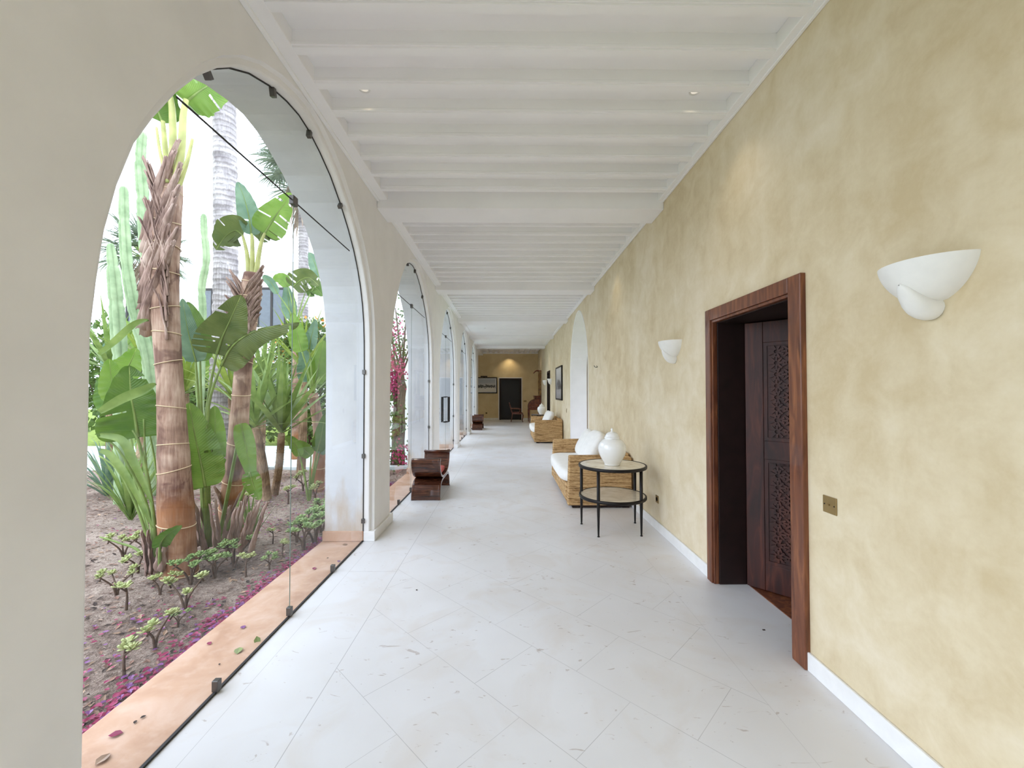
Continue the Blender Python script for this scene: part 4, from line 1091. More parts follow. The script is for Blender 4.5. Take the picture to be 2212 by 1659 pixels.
# tall strelitzia with a thick ringed trunk
Y1 = 3.58
def strelitzia_tall():
    base = ground(388, 1246, ZS); t = plant('strelitzia_tree', base, 'tall strelitzia with thick ringed brown trunk, nearest to the glass', 'plant')
    path = [base, P(380, 1100, Y1), P(374, 960, Y1), P(368, 840, Y1), P(360, 720, Y1), P(354, 620, Y1), P(356, 520, Y1), P(364, 420, Y1), P(372, 370, Y1)]
    trunk_mesh(path, [0.135, 0.128, 0.108, 0.094, 0.096, 0.105, 0.11, 0.10, 0.07], 22, 13, 4).build('trunk', ['strelitzia_trunk', 'scar_pale'], t, True)
    b = MB()
    for i in range(34):
        y = 735 - i * 6.6; c = P(354 + 0.03 * (640 - y), y, Y1); sd = 1 if i % 2 else -1; g = random.Random(i)
        husk(b, c + Vector((-0.03 * sd, -0.062 - 0.006 * (i % 4), 0)), (sd, -0.25 + g.uniform(-.1, .1), 0), (0.05 + g.uniform(-.04, .04), 0, 1), g.uniform(0.6, 0.85), g.uniform(0.045, 0.07), g.uniform(0.10, 0.19), 0.085, i)
    b.build('dry_leaf_bases', 'strelitzia_husk', t, True, solid=0.006)
    for i, (pts, r0) in enumerate((([(366, 400), (358, 330), (352, 262)], 0.03), ([(372, 400), (374, 320), (372, 240), (366, 200)], 0.036), ([(380, 400), (392, 320), (396, 250), (402, 215)], 0.036), ([(384, 410), (404, 350), (416, 300)], 0.02), ([(362, 395), (346, 330), (338, 275)], 0.016))):
        stalk([P(x, y, Y1 - 0.02 * i) for x, y in pts], r0, r0 * 0.55, t, 'petiole_pale')
    Yc = Y1
    paddle([P(402, 220, Yc), P(425, 200, Yc), P(470, 165, Yc + 0.1), P(500, 90, Yc + 0.3)], 0.36, t, 'leaf_bright', 0.35, 0.2, 5, 21)
    paddle([P(366, 205, Yc), P(352, 130, Yc), P(340, 30, Yc), P(330, -60, Yc)], 0.40, t, 'leaf_blue', -0.3, 0.35, 3, 22)
    paddle([P(350, 265, Yc + .05), P(325, 200, Yc), P(290, 130, Yc - 0.1), P(250, 100, Yc - .2)], 0.36, t, 'leaf_deep', 0.5, 0.3, 5, 23)
    paddle([P(398, 225, Yc), P(412, 150, Yc + .3), P(440, 40, Yc + .6), P(470, -40, Yc + .9)], 0.40, t, 'leaf_bright', 0.9, 0.3, 4, 24)
    settle(t)
strelitzia_tall()
Y2 = 4.25
def strelitzia_leaning():
    base = ground(505, 1175, ZS); t = plant('strelitzia_tree', base, 'second strelitzia with a slimmer pale trunk leaning right, behind the thick one', 'plant')
    path = [base, P(498, 1120, Y2), P(505, 1040, Y2), P(516, 920, Y2), P(526, 790, Y2), P(534, 700, Y2), P(542, 630, Y2), P(545, 590, Y2)]
    trunk_mesh(path, [0.115, 0.11, 0.10, 0.085, 0.078, 0.085, 0.10, 0.07], 20, 9, 9).build('trunk', ['strelitzia_trunk', 'scar_pale'], t, True)
    b = MB()
    for i in range(24):
        y = 775 - i * 4.2; c = P(535 + (700 - y) * 0.06, y, Y2); sd = 1 if i % 2 else -1
        husk(b, c + Vector((-0.02 * sd, -0.05 - 0.01 * (i % 3), 0)), (sd, -0.2, 0), (0.08, 0, 1), 0.40 + 0.02 * (i % 5), 0.05, 0.15 + 0.02 * (i % 3), 0.075, i + 40)
    b.build('dry_leaf_bases', 'strelitzia_husk', t, True, solid=0.006); b = MB()
    for i in range(5):
        c = P(500 - i * 3, 1190 - i * 8, Y2 - 0.08); husk(b, c, (1 if i % 2 else -1, -.3, 0), (0.1, 0, 1), 0.5, 0.07, 0.13, 0.05, i + 70)
    b.build('dry_base_leaves', 'strelitzia_husk', t, True, solid=0.006)
    for i, pts in enumerate(([(540, 640), (537, 590), (533, 545), (524, 508)], [(545, 640), (545, 590), (545, 520), (543, 505)], [(550, 640), (555, 580), (563, 530), (572, 503)])):
        stalk([P(x, y, Y2) for x, y in pts], 0.032, 0.012, t, 'petiole_pale')
    paddle([P(543, 508, Y2), P(538, 470, Y2), P(528, 430, Y2), P(514, 393, Y2)], 0.21, t, 'leaf_blue', 0.15, 0.35, 1, 31)
    paddle([P(571, 505, Y2), P(585, 482, Y2), P(603, 455, Y2), P(632, 418, Y2)], 0.33, t, 'leaf_bright', 0.1, 0.25, 7, 32)
    paddle([P(524, 508, Y2), P(508, 498, Y2), P(486, 512, Y2), P(466, 540, Y2 - .1)], 0.34, t, 'leaf_olive', -0.2, 0.35, 9, 33)
    paddle([P(560, 520, Y2 + .1), P(566, 500, Y2 + .15), P(580, 500, Y2 + .2), P(600, 520, Y2 + .2)], 0.2, t, 'leaf_olive', 0.4, 0.3, 5, 34)
    settle(t)
strelitzia_leaning()
def strelitzia_young():
    base = ground(452, 1178, ZS); t = plant('young_strelitzia', base, 'trunkless young strelitzia with broad paddle leaves between the two trunks', 'plant')
    Y = 3.85
    def lf(pts, W, mat, roll, fold, tears, seed, st=None, half=0, shape=1.0):
        pts = [P(x, y, Y + dy) for x, y, dy in pts]
        if st: stalk([P(x, y, Y + dy) for x, y, dy in st] + [pts[0]], 0.02, 0.009, t)
        return paddle(pts, W, t, mat, roll, fold, tears, seed, half=half, shape=shape)
    lf([(443, 1052, -.1), (434, 1000, -.12), (419, 930, -.12), (408, 870, -.1)], 0.34, 'leaf_bright', 0.1, 0.12, 2, 41, [(445, 1180, 0), (445, 1120, -.05)])
    lf([(452, 1018, 0), (457, 980, 0), (464, 930, 0), (464, 876, 0)], 0.24, 'leaf_bright', -0.1, 0.12, 2, 42, [(456, 1180, 0.05), (452, 1100, 0)])
    lf([(468, 765, 0), (480, 730, -.02), (498, 690, -.04), (521, 637, -.06)], 0.42, 'leaf_olive', 0.0, 0.18, 6, 43, [(447, 1180, 0), (438, 1000, 0), (450, 860, 0)], shape=0.85)
    lf([(478, 790, -.05), (505, 745, -.1), (555, 715, -.1), (648, 696, -.1)], 0.36, 'leaf_olive', 0.0, 0.35, 6, 44, [(450, 1180, 0), (445, 1000, -.05), (452, 870, -.05)], half=1)
    lf([(423, 782, .15), (415, 750, .15), (405, 710, .15), (394, 645, .15)], 0.21, 'leaf_blue', 0.2, 0.3, 0, 45, [(442, 1180, .1), (434, 1000, .1), (428, 860, .15)])
    lf([(432, 780, .25), (430, 740, .25), (422, 700, .25), (405, 652, .25)], 0.24, 'leaf_deep', -0.2, 0.2, 0, 46, [(446, 1180, .15), (440, 1000, .15), (434, 860, .2)])
    lf([(520, 915, .25), (530, 960, .22), (538, 1000, .2), (548, 1045, .15)], 0.17, 'leaf_bright', 0.0, 0.2, 0, 47, [(470, 1180, .2), (505, 1000, .25)])
    lf([(540, 1020, .1), (545, 1040, .1), (552, 1060, .1), (562, 1080, .1)], 0.16, 'leaf_bright', 0.2, 0.2, 8, 48, [(470, 1185, .1), (515, 1090, .1)])
    b = MB()
    for i in range(16):
        c = P(420 + 8 * i, 1192 - (i % 3) * 8, Y + .1 * (i % 3) - 0.1); husk(b, c, (1 if i > 7 else -1, -.2, 0), (0.03 * (i - 7), 0, 1), 0.36 + 0.03 * (i % 4), 0.035, 0.04, 0.0, i + 90)
    b.build('dry_leaf_bases', 'strelitzia_husk', t, True, solid=0.005)
    settle(t)
strelitzia_young()
def strelitzia_left():
    base = ground(340, 1235, ZS); t = plant('young_strelitzia', base, 'young strelitzia with a big hanging leaf, left of the thick trunk', 'plant')
    Y = 3.5
    def lf(pts, W, mat, roll, fold, tears, seed, st=None, half=0, shape=1.0, r0=0.018):
        pts = [P(x, y, Y + dy) for x, y, dy in pts]
        if st: stalk([P(x, y, Y + dy) for x, y, dy in st] + [pts[0]], r0, 0.008, t)
        return paddle(pts, W, t, mat, roll, fold, tears, seed, half=half, shape=shape)
    lf([(298, 945, .1), (291, 900, .1), (283, 855, .1), (279, 790, .15)], 0.50, 'leaf_deep', 0.0, 0.12, 2, 51, [(338, 1230, 0), (332, 1120, 0), (315, 1010, .05)], shape=0.8)
    lf([(258, 870, .5), (248, 845, .5), (240, 815, .5), (236, 775, .5)], 0.25, 'leaf_bright', 0.3, 0.2, 0, 52, [(336, 1225, .1), (300, 1080, .4)])
    lf([(268, 815, .9), (275, 795, .9), (283, 780, .9), (295, 752, .9)], 0.28, 'leaf_bright', -0.3, 0.2, 0, 53, [(336, 1225, .2), (290, 1000, .8)])
    lf([(345, 1180, -.12), (352, 1165, -.15), (368, 1150, -.18), (393, 1134, -.2)], 0.13, 'leaf_deep', 0.3, 0.4, 0, 54, [(346, 1235, -.05)])
    for i, pts in enumerate(([(338, 1230), (320, 1100), (262, 980), (216, 940)], [(340, 1230), (326, 1080), (300, 960), (286, 930)], [(342, 1232), (335, 1130), (318, 1030), (310, 905)], [(335, 1235), (305, 1120), (258, 1020), (214, 985)], [(336, 1240), (300, 1190), (255, 1172), (216, 1160)], [(344, 1230), (345, 1100), (335, 1000), (322, 930)])):
        stalk([P(x, y, Y + 0.06 * i) for x, y in pts], 0.014, 0.006, t)
    b = MB()
    for pts, w in (([(214, 890), (262, 862), (310, 842), (336, 828)], 0.075), ([(214, 765), (250, 735), (290, 700), (320, 690)], 0.05), ([(214, 940), (262, 950), (290, 1000), (330, 1090)], 0.06), ([(214, 972), (240, 985), (280, 1040), (330, 1140)], 0.05)):
        sp = bez([P(x, y, Y - 0.1) for x, y in pts], 16); rows = []
        for i, p in enumerate(sp):
            T = (sp[min(i + 1, 16)] - sp[max(i - 1, 0)]).normalized(); sd = T.cross(p - Vector((0, 0, 1.5))).normalized(); ww = w * (sin(pi * (0.1 + 0.9 * i / 16)) ** 0.6 if i < 16 else 0.05)
            rows.append([p - sd * ww / 2, p + Vector((0, 0.012, -0.01)), p + sd * ww / 2])
        b.grid(rows)
    b.build('strap_leaves', 'sword_green', t, True)
    for i in range(3):
        q = MB()
        for j in range(4): husk(q, P(322 + 9 * j, 1240 - 4 * i, Y - .03 * i), (-1 if j < 2 else 1, -.2, 0), (0.03 * (j - 2), 0, 1), 0.32, 0.03, 0.03, 0.0, i * 9 + j)
        q.build('dry_leaf_base', 'strelitzia_husk', t, True, solid=0.005)
    settle(t)
strelitzia_left()

# palms
def palm(path, rad, label, seed, crown=True, rings=60, skirt=False, L=1.5, mat='palm_bark', n=34, fmat='frond_grey'):
    t = plant('palm_tree', path[0], label, 'palm tree'); m = 220; sp = bez(path, m)
    def rr(u):
        x = u * (len(rad) - 1); k = min(int(x), len(rad) - 2); return rad[k] + (rad[k + 1] - rad[k]) * (x - k)
    b = MB(); b.tube(sp, [rr(i / m) * (1 + 0.045 * sin(i * 2.1) + 0.03 * mnoise.noise(Vector((i * .9, seed, 0)))) for i in range(m + 1)], 24); b.build('trunk', mat, t, True)
    top = sp[-1]
    if crown:
        b = MB(); st = MB(); r = random.Random(seed)
        for i in range(n):
            az = 2.399 * i; el = -0.55 + 1.9 * (i / n); d = Vector((cos(az) * cos(el), sin(az) * cos(el), sin(el)))
            hub = fan_leaf(b, top + Vector((0, 0, 0.1)), d, L * r.uniform(0.85, 1.1), 20, (0, 0, 1), 0.9, i); st.tube([top, top.lerp(hub, 0.5) + Vector((0, 0, .04)), hub], [0.025, 0.018, 0.01], 6)
        b.build('fan_fronds', fmat, t); st.build('frond_stalks', 'petiole', t, True)
    if skirt:
        b = MB(); r = random.Random(seed + 5)
        for i in range(90):
            az = r.random() * 6.28; h = r.uniform(-1.15, 0.0); p = top + Vector((cos(az) * 0.22, sin(az) * 0.22, h * L * 0.7))
            blade(b, p, Vector((cos(az) * 0.45, sin(az) * 0.45, -1)), L * r.uniform(.35, .75), 0.09, 0.4, n=4)
        b.build('dead_frond_skirt', 'dead_frond', t)
    settle(t); return t
Yp = 8.05
pb = at(470, 1012, Yp); pb.z = -0.12
palm([pb, P(478, 900, Yp), P(487, 640, Yp), P(487, 400, Yp), P(484, 200, Yp), P(482, 60, Yp), P(480, -120, Yp)], [0.26, 0.23, 0.205, 0.20, 0.19, 0.185, 0.18], 'tall grey palm trunk rising out of sight behind the two strelitzias', 3, True, L=1.9)
Yq = 14.0
pb = at(652, 1000, Yq); pb.z = -0.16
palm([pb, P(654, 700, Yq), P(656, 560, Yq), P(655, 440, Yq), P(652, 370, Yq)], [0.19, 0.17, 0.155, 0.15, 0.14], 'fan palm with a skirt of dead fronds, half hidden behind the arch', 8, True, skirt=True, L=1.7)
Yr = 12.5
pb = at(318, 1000, Yr); pb.z = -0.16
palm([pb, P(318, 760, Yr), P(316, 640, Yr), P(314, 560, Yr)], [0.17, 0.16, 0.15, 0.15], 'short fan palm partly hidden behind the thick strelitzia trunk', 15, True, skirt=True, L=1.25, n=26)
# column cacti
def gr(px, Y, z=-0.09):
    p = at(px, 1000, Y); p.z = z; return p
cactus([gr(268, 5.9), P(262, 820, 5.9), P(254, 680, 5.9), P(246, 590, 5.9), P(239, 525, 5.9)], [0.13, 0.12, 0.115, 0.10, 0.05], 'bluish column cactus nearest the left pier of the arch', 2)
cactus([gr(338, 6.4), P(322, 800, 6.4), P(296, 690, 6.4), P(276, 580, 6.4), P(269, 480, 6.4), P(268, 402, 6.4)], [0.12, 0.115, 0.11, 0.10, 0.092, 0.07], 'leaning column cactus, middle one of the three left of the thick trunk', 3)
cactus([gr(336, 7.0), P(328, 720, 7.0), P(316, 560, 7.0), P(310, 430, 7.0), P(304, 350, 7.0), P(309, 285, 7.0)], [0.12, 0.115, 0.11, 0.12, 0.10, 0.08], 'tallest column cactus, partly hidden by the thick strelitzia trunk', 4)
cactus([gr(432, 6.9), P(434, 800, 6.9), P(438, 680, 6.9), P(436, 620, 6.9), P(446, 560, 6.9), P(441, 500, 6.9), P(440, 462, 6.9)], [0.09, 0.085, 0.075, 0.075, 0.075, 0.07, 0.06], 'slim knobbly column cactus standing alone against the white house', 5, 4)
# yuccas on rough trunks
def yucca(base, top, r0, n, L, W, label, seed, mat='sword_green', up=0.1, droop=0.35, cat='yucca'):
    t = plant('yucca', base, label, 'yucca'); sp = bez([base, base.lerp(top, 0.5) + Vector((0.02, 0, 0)), top], 30); r = random.Random(seed)
    b = MB(); b.tube(sp, [r0 * (1.15 - 0.25 * i / 30) for i in range(31)], 12)
    for i in range(110):
        k = r.randint(0, 30); a = r.random() * 6.28; d = Vector((cos(a), sin(a), 0.5)); blade(b, sp[k] + d * r0 * 0.8, d, 0.045, 0.02, 0.0, n=2)
    b.build('trunk', 'palm_bark_brown', t); rosette(top, n, L, W, t, mat, seed, up, droop); settle(t); return t
yucca(ground(577, 1084, ZS), P(553, 925, 5.7), 0.055, 26, 1.1, 0.085, 'yucca on a rough brown trunk, just right of the leaning strelitzia', 5)
yucca(ground(592, 1072, ZS), P(608, 938, 5.85), 0.05, 24, 1.2, 0.12, 'yucca with broad sword leaves beside the glass joint', 6, up=0.5, droop=0.2)
yucca(gr(236, 7.9), P(236, 800, 7.9), 0.06, 26, 1.25, 0.10, 'yucca behind the big hanging leaf at the left edge', 7, 'sword_green')
yucca(gr(300, 8.0), P(318, 800, 8.0), 0.07, 28, 1.2, 0.11, 'light green yucca behind the column cacti', 8, 'sword_yellow', up=0.3)
yucca(gr(395, 8.2), P(400, 850, 8.2), 0.07, 26, 1.2, 0.11, 'light green yucca seen right of the thick trunk', 9, 'sword_yellow', up=0.2)
yucca(gr(505, 7.4), P(500, 860, 7.4), 0.06, 24, 1.1, 0.10, 'light green yucca between the two strelitzia trunks', 10, 'sword_yellow', up=0.1)
yucca(gr(650, 7.9), P(655, 800, 7.9), 0.07, 26, 1.15, 0.10, 'light green yucca beside the grey trunk near the arch edge', 12, 'sword_yellow', up=0.2)
yucca(gr(560, 8.25), P(566, 840, 8.25), 0.07, 28, 1.3, 0.11, 'large yucca filling the gap behind the pair with brown trunks', 13, 'sword_green', up=0.1)
def strap_clump(base, n, L, W, mat, label, seed, up=0.9, droop=0.9):
    t = plant('strap_leaf_clump', base, label, 'plant'); rosette(base, n, L, W, t, mat, seed, up, droop, name='strap_leaves'); settle(t)
strap_clump(ground(282, 1128, ZS), 46, 0.95, 0.045, 'sword_green', 'clump of upright strap leaves on the soil left of the thick trunk', 21)
strap_clump(ground(232, 1075, ZS), 40, 0.9, 0.05, 'sword_blue', 'greyish strap leaf clump at the left edge by the paving', 22, 0.5)
strap_clump(ground(540, 1175, ZS), 22, 0.45, 0.03, 'sword_green', 'small clump of green blades at the foot of the leaning strelitzia', 23, 1.0, 0.5)
# more broad-leaved plants near the far side of the arch
def strelitzia_back(base, Y, leaves, label, trunk=None, seed=0):
    t = plant('young_strelitzia', base, label, 'plant')
    if trunk: trunk_mesh([base] + [P(x, y, Y) for x, y in trunk], [0.11, 0.085, 0.075], 14, 5, seed).build('trunk', ['strelitzia_trunk', 'scar_pale'], t, True)
    foot = P(*trunk[-1], Y) if trunk else base
    for i, (pts, W, mat, tears) in enumerate(leaves):
        q = [P(x, y, Y + 0.1 * i) for x, y in pts]; stalk([foot, foot.lerp(q[0], 0.5) + Vector((0, 0, 0.05)), q[0]], 0.02, 0.01, t); paddle(q, W, t, mat, 0.2 * (i % 3 - 1), 0.2, tears, seed * 10 + i, n=30)
    settle(t)
strelitzia_back(gr(684, 6.6), 6.6, [([(652, 760), (645, 735), (640, 710), (632, 675)], 0.28, 'leaf_bright', 0), ([(668, 755), (672, 730), (676, 715), (682, 690)], 0.2, 'leaf_blue', 0), ([(680, 830), (686, 800), (692, 770), (700, 735)], 0.30, 'leaf_bright', 0), ([(665, 825), (662, 800), (660, 780), (650, 745)], 0.30, 'leaf_blue', 2), ([(700, 800), (704, 780), (712, 750), (718, 720)], .3, 'leaf_deep', 0)],
                'strelitzia with brown stem and bright leaves beside the far edge of the arch', [(690, 950), (676, 850)], 61)
strelitzia_back(gr(668, 6.0), 6.0, [([(648, 985), (640, 965), (628, 950), (612, 945)], 0.16, 'leaf_bright', 0), ([(672, 985), (655, 970), (640, 962), (625, 968)], 0.2, 'leaf_bright', 2), ([(685, 975), (692, 950), (698, 920), (705, 890)], 0.22, 'leaf_deep', 0), ([(690, 980), (700, 960), (706, 945), (716, 930)], 0.2, 'leaf_blue', 0)],
                'low strelitzia on the soil at the far edge of the arch', None, 62)
strelitzia_back(gr(640, 9.6, -0.1), 9.6, [([(600, 635), (585, 610), (572, 600), (567, 597)], .2, 'leaf_blue', 0), ([(632, 620), (650, 605), (668, 600), (690, 618)], .55, 'leaf_olive', 8), ([(622, 620), (612, 605), (600, 602), (590, 606)], .3, 'leaf_bright', 0), ([(660, 630), (680, 622), (690, 630), (698, 640)], .4, 'leaf_deep', 3), ([(690, 600), (682, 575), (676, 560), (668, 545)], .3, 'leaf_blue', 0), ([(628, 690), (624, 660), (622, 640), (618, 615)], .35, 'leaf_blue', 0)],
                'tall background strelitzia in front of the fan palm', [(640, 800), (640, 700)], 63)
strelitzia_back(gr(300, 9.8, -0.1), 9.8, [([(262, 830), (250, 800), (240, 770), (228, 740)], .5, 'leaf_blue', 0), ([(310, 800), (315, 760), (320, 720), (330, 690)], .5, 'leaf_bright', 1), ([(285, 790), (280, 750), (275, 720), (268, 690)], .5, 'leaf_bright', 3), ([(240, 890), (232, 860), (226, 840), (215, 815)], .5, 'leaf_deep', 0)],
                'background strelitzia behind the light green yucca on the left', None, 64)
strelitzia_back(gr(440, 9.9, -0.1), 9.9, [([(420, 820), (412, 780), (400, 750), (385, 730)], .5, 'leaf_blue', 0), ([(460, 820), (470, 790), (478, 770), (492, 740)], .5, 'leaf_bright', 2), ([(440, 800), (445, 760), (450, 730), (458, 700)], .5, 'leaf_bright', 0), ([(500, 850), (510, 820), (520, 800), (540, 780)], .45, 'leaf_blue', 0)],
                'background strelitzia in the gap behind the two trunks', None, 65)
# shrubs in the back
bush((-8.2, 12.6, 1.2), (1.9, 0.9, 1.6), 2600, 0.17, 'bush_green', 'rounded green shrub at the left behind the pale paving', 1)
bush((-9.9, 12.4, 1.6), (1.5, 0.9, 2.0), 2200, 0.17, 'bush_green', 'taller green shrub at the far left behind the cacti', 7)
bush((-5.9, 12.8, 1.3), (1.5, 0.9, 1.8), 2600, 0.17, 'bush_green', 'rounded green shrub behind the slim cactus', 2)
bush((-6.4, 13.4, 2.9), (1.6, 0.7, 1.1), 2400, 0.14, 'bush_green', 'shrub with orange and yellow flowers below the house window', 3, flowers='flower_yellow', nf=260)
bush((-4.3, 12.4, 1.7), (1.2, 0.8, 2.0), 2200, 0.15, 'bush_green', 'green shrub at the far side of the arch opening', 4)
bush((-12.2, 13.0, 2.0), (1.6, 0.9, 2.3), 2200, 0.18, 'bush_green', 'dark shrub seen beside the near pier', 5)
# bougainvillea outside the second arch
def bougainvillea():
    t = plant('bougainvillea', (-2.35, 8.3, -0.03), 'pink flowering bougainvillea climbing outside the second arch', 'plant'); r = random.Random(5)
    st = MB()
    for i in range(9):
        a = i * 0.7; st.tube([(-2.30 + 0.11 * cos(a), 8.75 + 0.11 * sin(a), -0.03), (-2.28 + .10 * cos(a + 1), 8.75 + .1 * sin(a + 1), 0.8), (-2.28 + 0.12 * cos(a + 2), 8.8, 1.6), (-2.35 + 0.35 * cos(a), 8.8 + .35 * sin(a), 2.5 + 0.1 * i)], [0.045, 0.04, 0.03, 0.01], 8)
    st.build('stems', 'stem_brown', t, True)
    def cloud(n, cs, s, mat, nm):
        b = MB()
        for _ in range(n):
            c, k = r.choice(cs); p = Vector(c) + Vector((r.gauss(0, k), r.gauss(0, k), r.gauss(0, k))); p.x = min(p.x, -1.95)
            d = Vector((r.uniform(-1, 1), r.uniform(-1, 1), r.uniform(-1, 1))).normalized(); e = d.cross(Vector((0.3, 1, 0.2))).normalized()
            b.face([b.vert(p), b.vert(p + d * s * .5 + e * s * .4), b.vert(p + d * s), b.vert(p + d * s * .5 - e * s * .4)])
        b.build(nm, mat, t)
    cloud(420, [((-2.35, 8.6, 2.75), 0.11), ((-2.4, 8.6, 2.2), 0.14), ((-2.25, 8.5, 1.95), 0.10), ((-2.15, 8.4, 0.25), 0.12), ((-2.4, 8.4, 1.7), .12)], 0.06, 'bougainvillea_pink', 'pink_flowers')
    cloud(220, [((-2.4, 8.4, 1.55), 0.12), ((-2.42, 8.5, 1.85), .1)], 0.06, 'petal_magenta', 'dark_pink_flowers')
    cloud(700, [((-2.35, 8.7, 3.0), 0.25), ((-2.35, 8.7, 2.4), 0.2), ((-2.3, 8.5, 0.9), 0.16), ((-2.3, 8.4, 0.3), .15)], 0.06, 'bush_green', 'foliage')
    settle(t)
bougainvillea()
# the white house across the garden
def house():
    t = tag(empty('white_house', (-10.5, 20.5, -0.16)), 'white two-storey house with dark framed windows across the garden', 'house'); ox, oy, oz = 10.5, -20.5, 0.16
    w = MB(); Y = 20.0
    w.box((-19.5 + ox, Y + oy, 0), (-12.6 + ox, Y + 6 + oy, 7.55 + oz)); w.box((-12.6 + ox, Y + oy, 0), (-3.2 + ox, Y + 6 + oy, 7.75 + oz)); w.build('walls', 'render_white', t, bevel=0.02)
    pz = MB(); pz.box((-19.6 + ox, Y - 0.06 + oy, 7.25 + oz), (-3.1 + ox, Y + 0.02 + oy, 7.32 + oz)); pz.build('parapet_band', 'render_white', t)
    for x0, x1, z0, z1 in ((-14.75, -13.5, 4.6, 6.45), (-12.0, -10.6, 4.6, 6.5), (-18.2, -16.9, 4.6, 6.45), (-8.6, -7.2, 4.6, 6.45), (-14.75, -13.5, 1.0, 2.8), (-11.9, -10.6, 1.0, 2.8)):
        f = MB(); f.box((x0 + ox, Y - 0.05 + oy, z0 + oz), (x0 + .1 + ox, Y + .0 + oy, z1 + oz)); f.box((x1 - .1 + ox, Y - 0.05 + oy, z0 + oz), (x1 + ox, Y + oy, z1 + oz)); f.box((x0 + .1 + ox, Y - 0.05 + oy, z1 - .1 + oz), (x1 - .1 + ox, Y + oy, z1 + oz)); f.box(((x0 + x1) / 2 - .05 + ox, Y - 0.05 + oy, z0 + oz), ((x0 + x1) / 2 + .05 + ox, Y + oy, z1 - .1 + oz))
        fo = f.build('window_frame', 'black_frame', t); MB().box((x0 + .1 + ox, Y - 0.02 + oy, z0 + oz), (x1 - .1 + ox, Y - 0.002 + oy, z1 - .1 + oz)).build('pane', 'window_grey', fo)
house()

# small jade plants on the soil
def jade_source(seed, mat, ns, h):
    r = random.Random(seed); t = empty('jade_plant'); st = MB(); lv = MB()
    for i in range(ns):
        a = 6.28 * i / ns + r.uniform(-.4, .4); sp = 0.0 if ns == 1 else r.uniform(0.25, 0.6)
        tip = Vector((cos(a) * h * sp, sin(a) * h * sp, h * r.uniform(0.75, 1.0))); mid = Vector((cos(a) * h * sp * .25 + r.uniform(-.02, .02), sin(a) * h * sp * .25, h * 0.45))
        st.tube(bez([(0, 0, -0.02), mid, tip], 8), [0.010 - 0.0007 * q for q in range(9)], 7)
        tips = [tip] + [tip + Vector((r.uniform(-1, 1), r.uniform(-1, 1), r.uniform(-.5, .4))).normalized() * h * 0.24 for _ in range(r.randint(0, 2))]
        for q in tips:
            if q is not tip: st.tube([tip - Vector((0, 0, 0.03)), q], [0.006, 0.004], 6)
            for k in range(r.randint(9, 13)):
                az = 2.4 * k; el = 0.15 + 1.25 * k / 13; d = Vector((cos(az) * cos(el), sin(az) * cos(el), sin(el))); L = r.uniform(0.030, 0.046) * (1 - 0.15 * k / 13)
                s_ = d.cross(Vector((0, 0, 1)))
                if s_.length < .05: s_ = Vector((1, 0, 0))
                s_.normalize(); n_ = s_.cross(d); w = L * 0.36; p0 = q + d * 0.006
                ring = []
                for (u, ww) in ((0, .15), (.35, .7), (.7, 1.0), (.92, .7)):
                    c = p0 + d * L * u + n_ * (L * 0.10 * u * u); th = 0.0045 * (0.6 + ww * .4); ring.append([c - s_ * w * ww, c + n_ * th, c + s_ * w * ww, c - n_ * th, c - s_ * w * ww])
                lv.grid(ring); e = lv.vert(p0 + d * L); k0 = e - 5
                for z in range(4): lv.face([k0 + z, k0 + z + 1, e])
    st.build('stem', 'stem_brown', t, True); lv.build('leaves', mat, t, True); return t
JS = [jade_source(1, 'jade_leaf', 2, 0.17), jade_source(2, 'jade_leaf', 3, 0.20), jade_source(3, 'jade_leaf', 1, 0.18), jade_source(4, 'jade_dark', 4, 0.20), jade_source(6, 'jade_dark', 3, 0.17)]
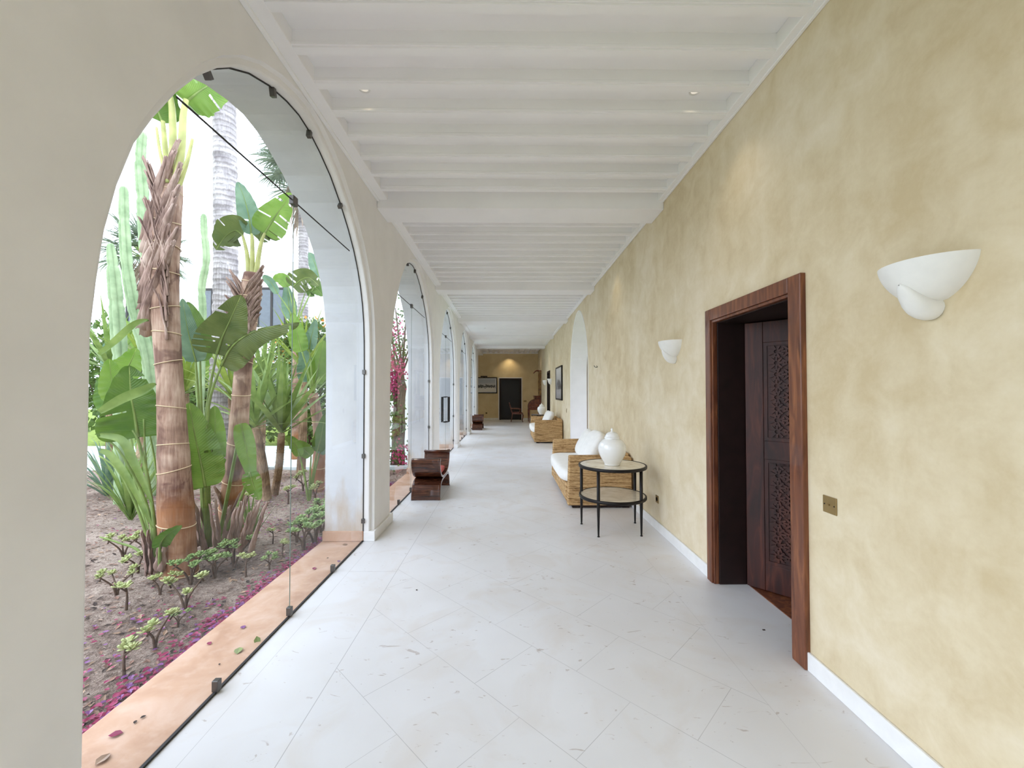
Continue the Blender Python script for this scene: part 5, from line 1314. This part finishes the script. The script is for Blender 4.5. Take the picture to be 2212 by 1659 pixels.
JADE = [(269, 1457, 2, 1.0, 'nearest jade plant to the left pier, thin crooked stem'), (335, 1395, 0, 1.0, 'forked jade plant alone on bare soil near the petals, left part of the arch'), (272, 1316, 2, 1.05, 'thin stemmed jade plant at the left pier, second from the front'),
        (399, 1314, 1, 1.0, 'pale branching jade plant in front of the thick trunk'), (346, 1285, 0, .9, 'jade plant left of the thick trunk foot, with two rosettes'), (252, 1288, 1, .9, 'branching jade plant close to the left pier, third from the front'),
        (463, 1247, 3, 1.0, 'bushy jade plant right of the thick trunk'), (505, 1226, 3, 1.15, 'largest bushy jade plant in front of the leaning strelitzia'), (532, 1245, 2, 1.0, 'single stemmed jade plant in the middle of the arch'),
        (412, 1262, 3, 1.05, 'dense jade plant against the foot of the thick trunk'), (582, 1230, 4, .8, 'small jade plant next to the petals left of the glass joint'), (611, 1204, 2, .8, 'small bare jade stem left of the glass joint'),
        (549, 1188, 2, .9, 'single stemmed jade plant behind the middle one'), (589, 1174, 2, .85, 'slim jade plant farther back, left of the glass joint'), (298, 1238, 0, 1.0, 'jade plant left of the hanging leaf stalks'), (384, 1350, 4, .6, 'low flattened jade plant on the petals'),
        (267, 1208, 1, 1.0, 'jade plant near the left pier behind the front ones'), (311, 1201, 0, 1.0, 'jade plant beneath the long arching stalk'), (641, 1170, 4, 1.2, 'jade plant directly right of the glass joint'), (656, 1190, 3, 1.25, 'dense jade plant in the patch nearest the sill'),
        (680, 1176, 3, 1.35, 'dense jade plant at the far end of the sill'), (668, 1150, 4, 1.4, 'jade plant in the middle of the patch by the far pier'), (694, 1148, 3, 1.4, 'jade plant touching the far pier edge'), (700, 1118, 4, 1.5, 'jade plant at the back of the patch by the far pier'),
        (536, 1108, 2, 1.3, 'jade plant below the yucca trunks'), (622, 1092, 2, 1.3, 'thin jade plant right of the yucca trunks'), (655, 1062, 1, 1.3, 'brownish jade plant on the far soil near the paving'), (680, 1085, 0, 1.4, 'jade plant on the far soil close to the arch edge')]
used = set()
for i, (px, py, v, s, lab) in enumerate(JADE):
    src = JS[v]; o = src if v not in used else copy_tree(src); used.add(v)
    q = ground(px, py, -0.06); q.z = soil_z(q.x, q.y) - 0.002
    o.location = q; o.scale = (s, s, s); o.rotation_euler = (0, 0, i * 1.7); tag(o, lab, 'succulent', 'jade plants on the soil')
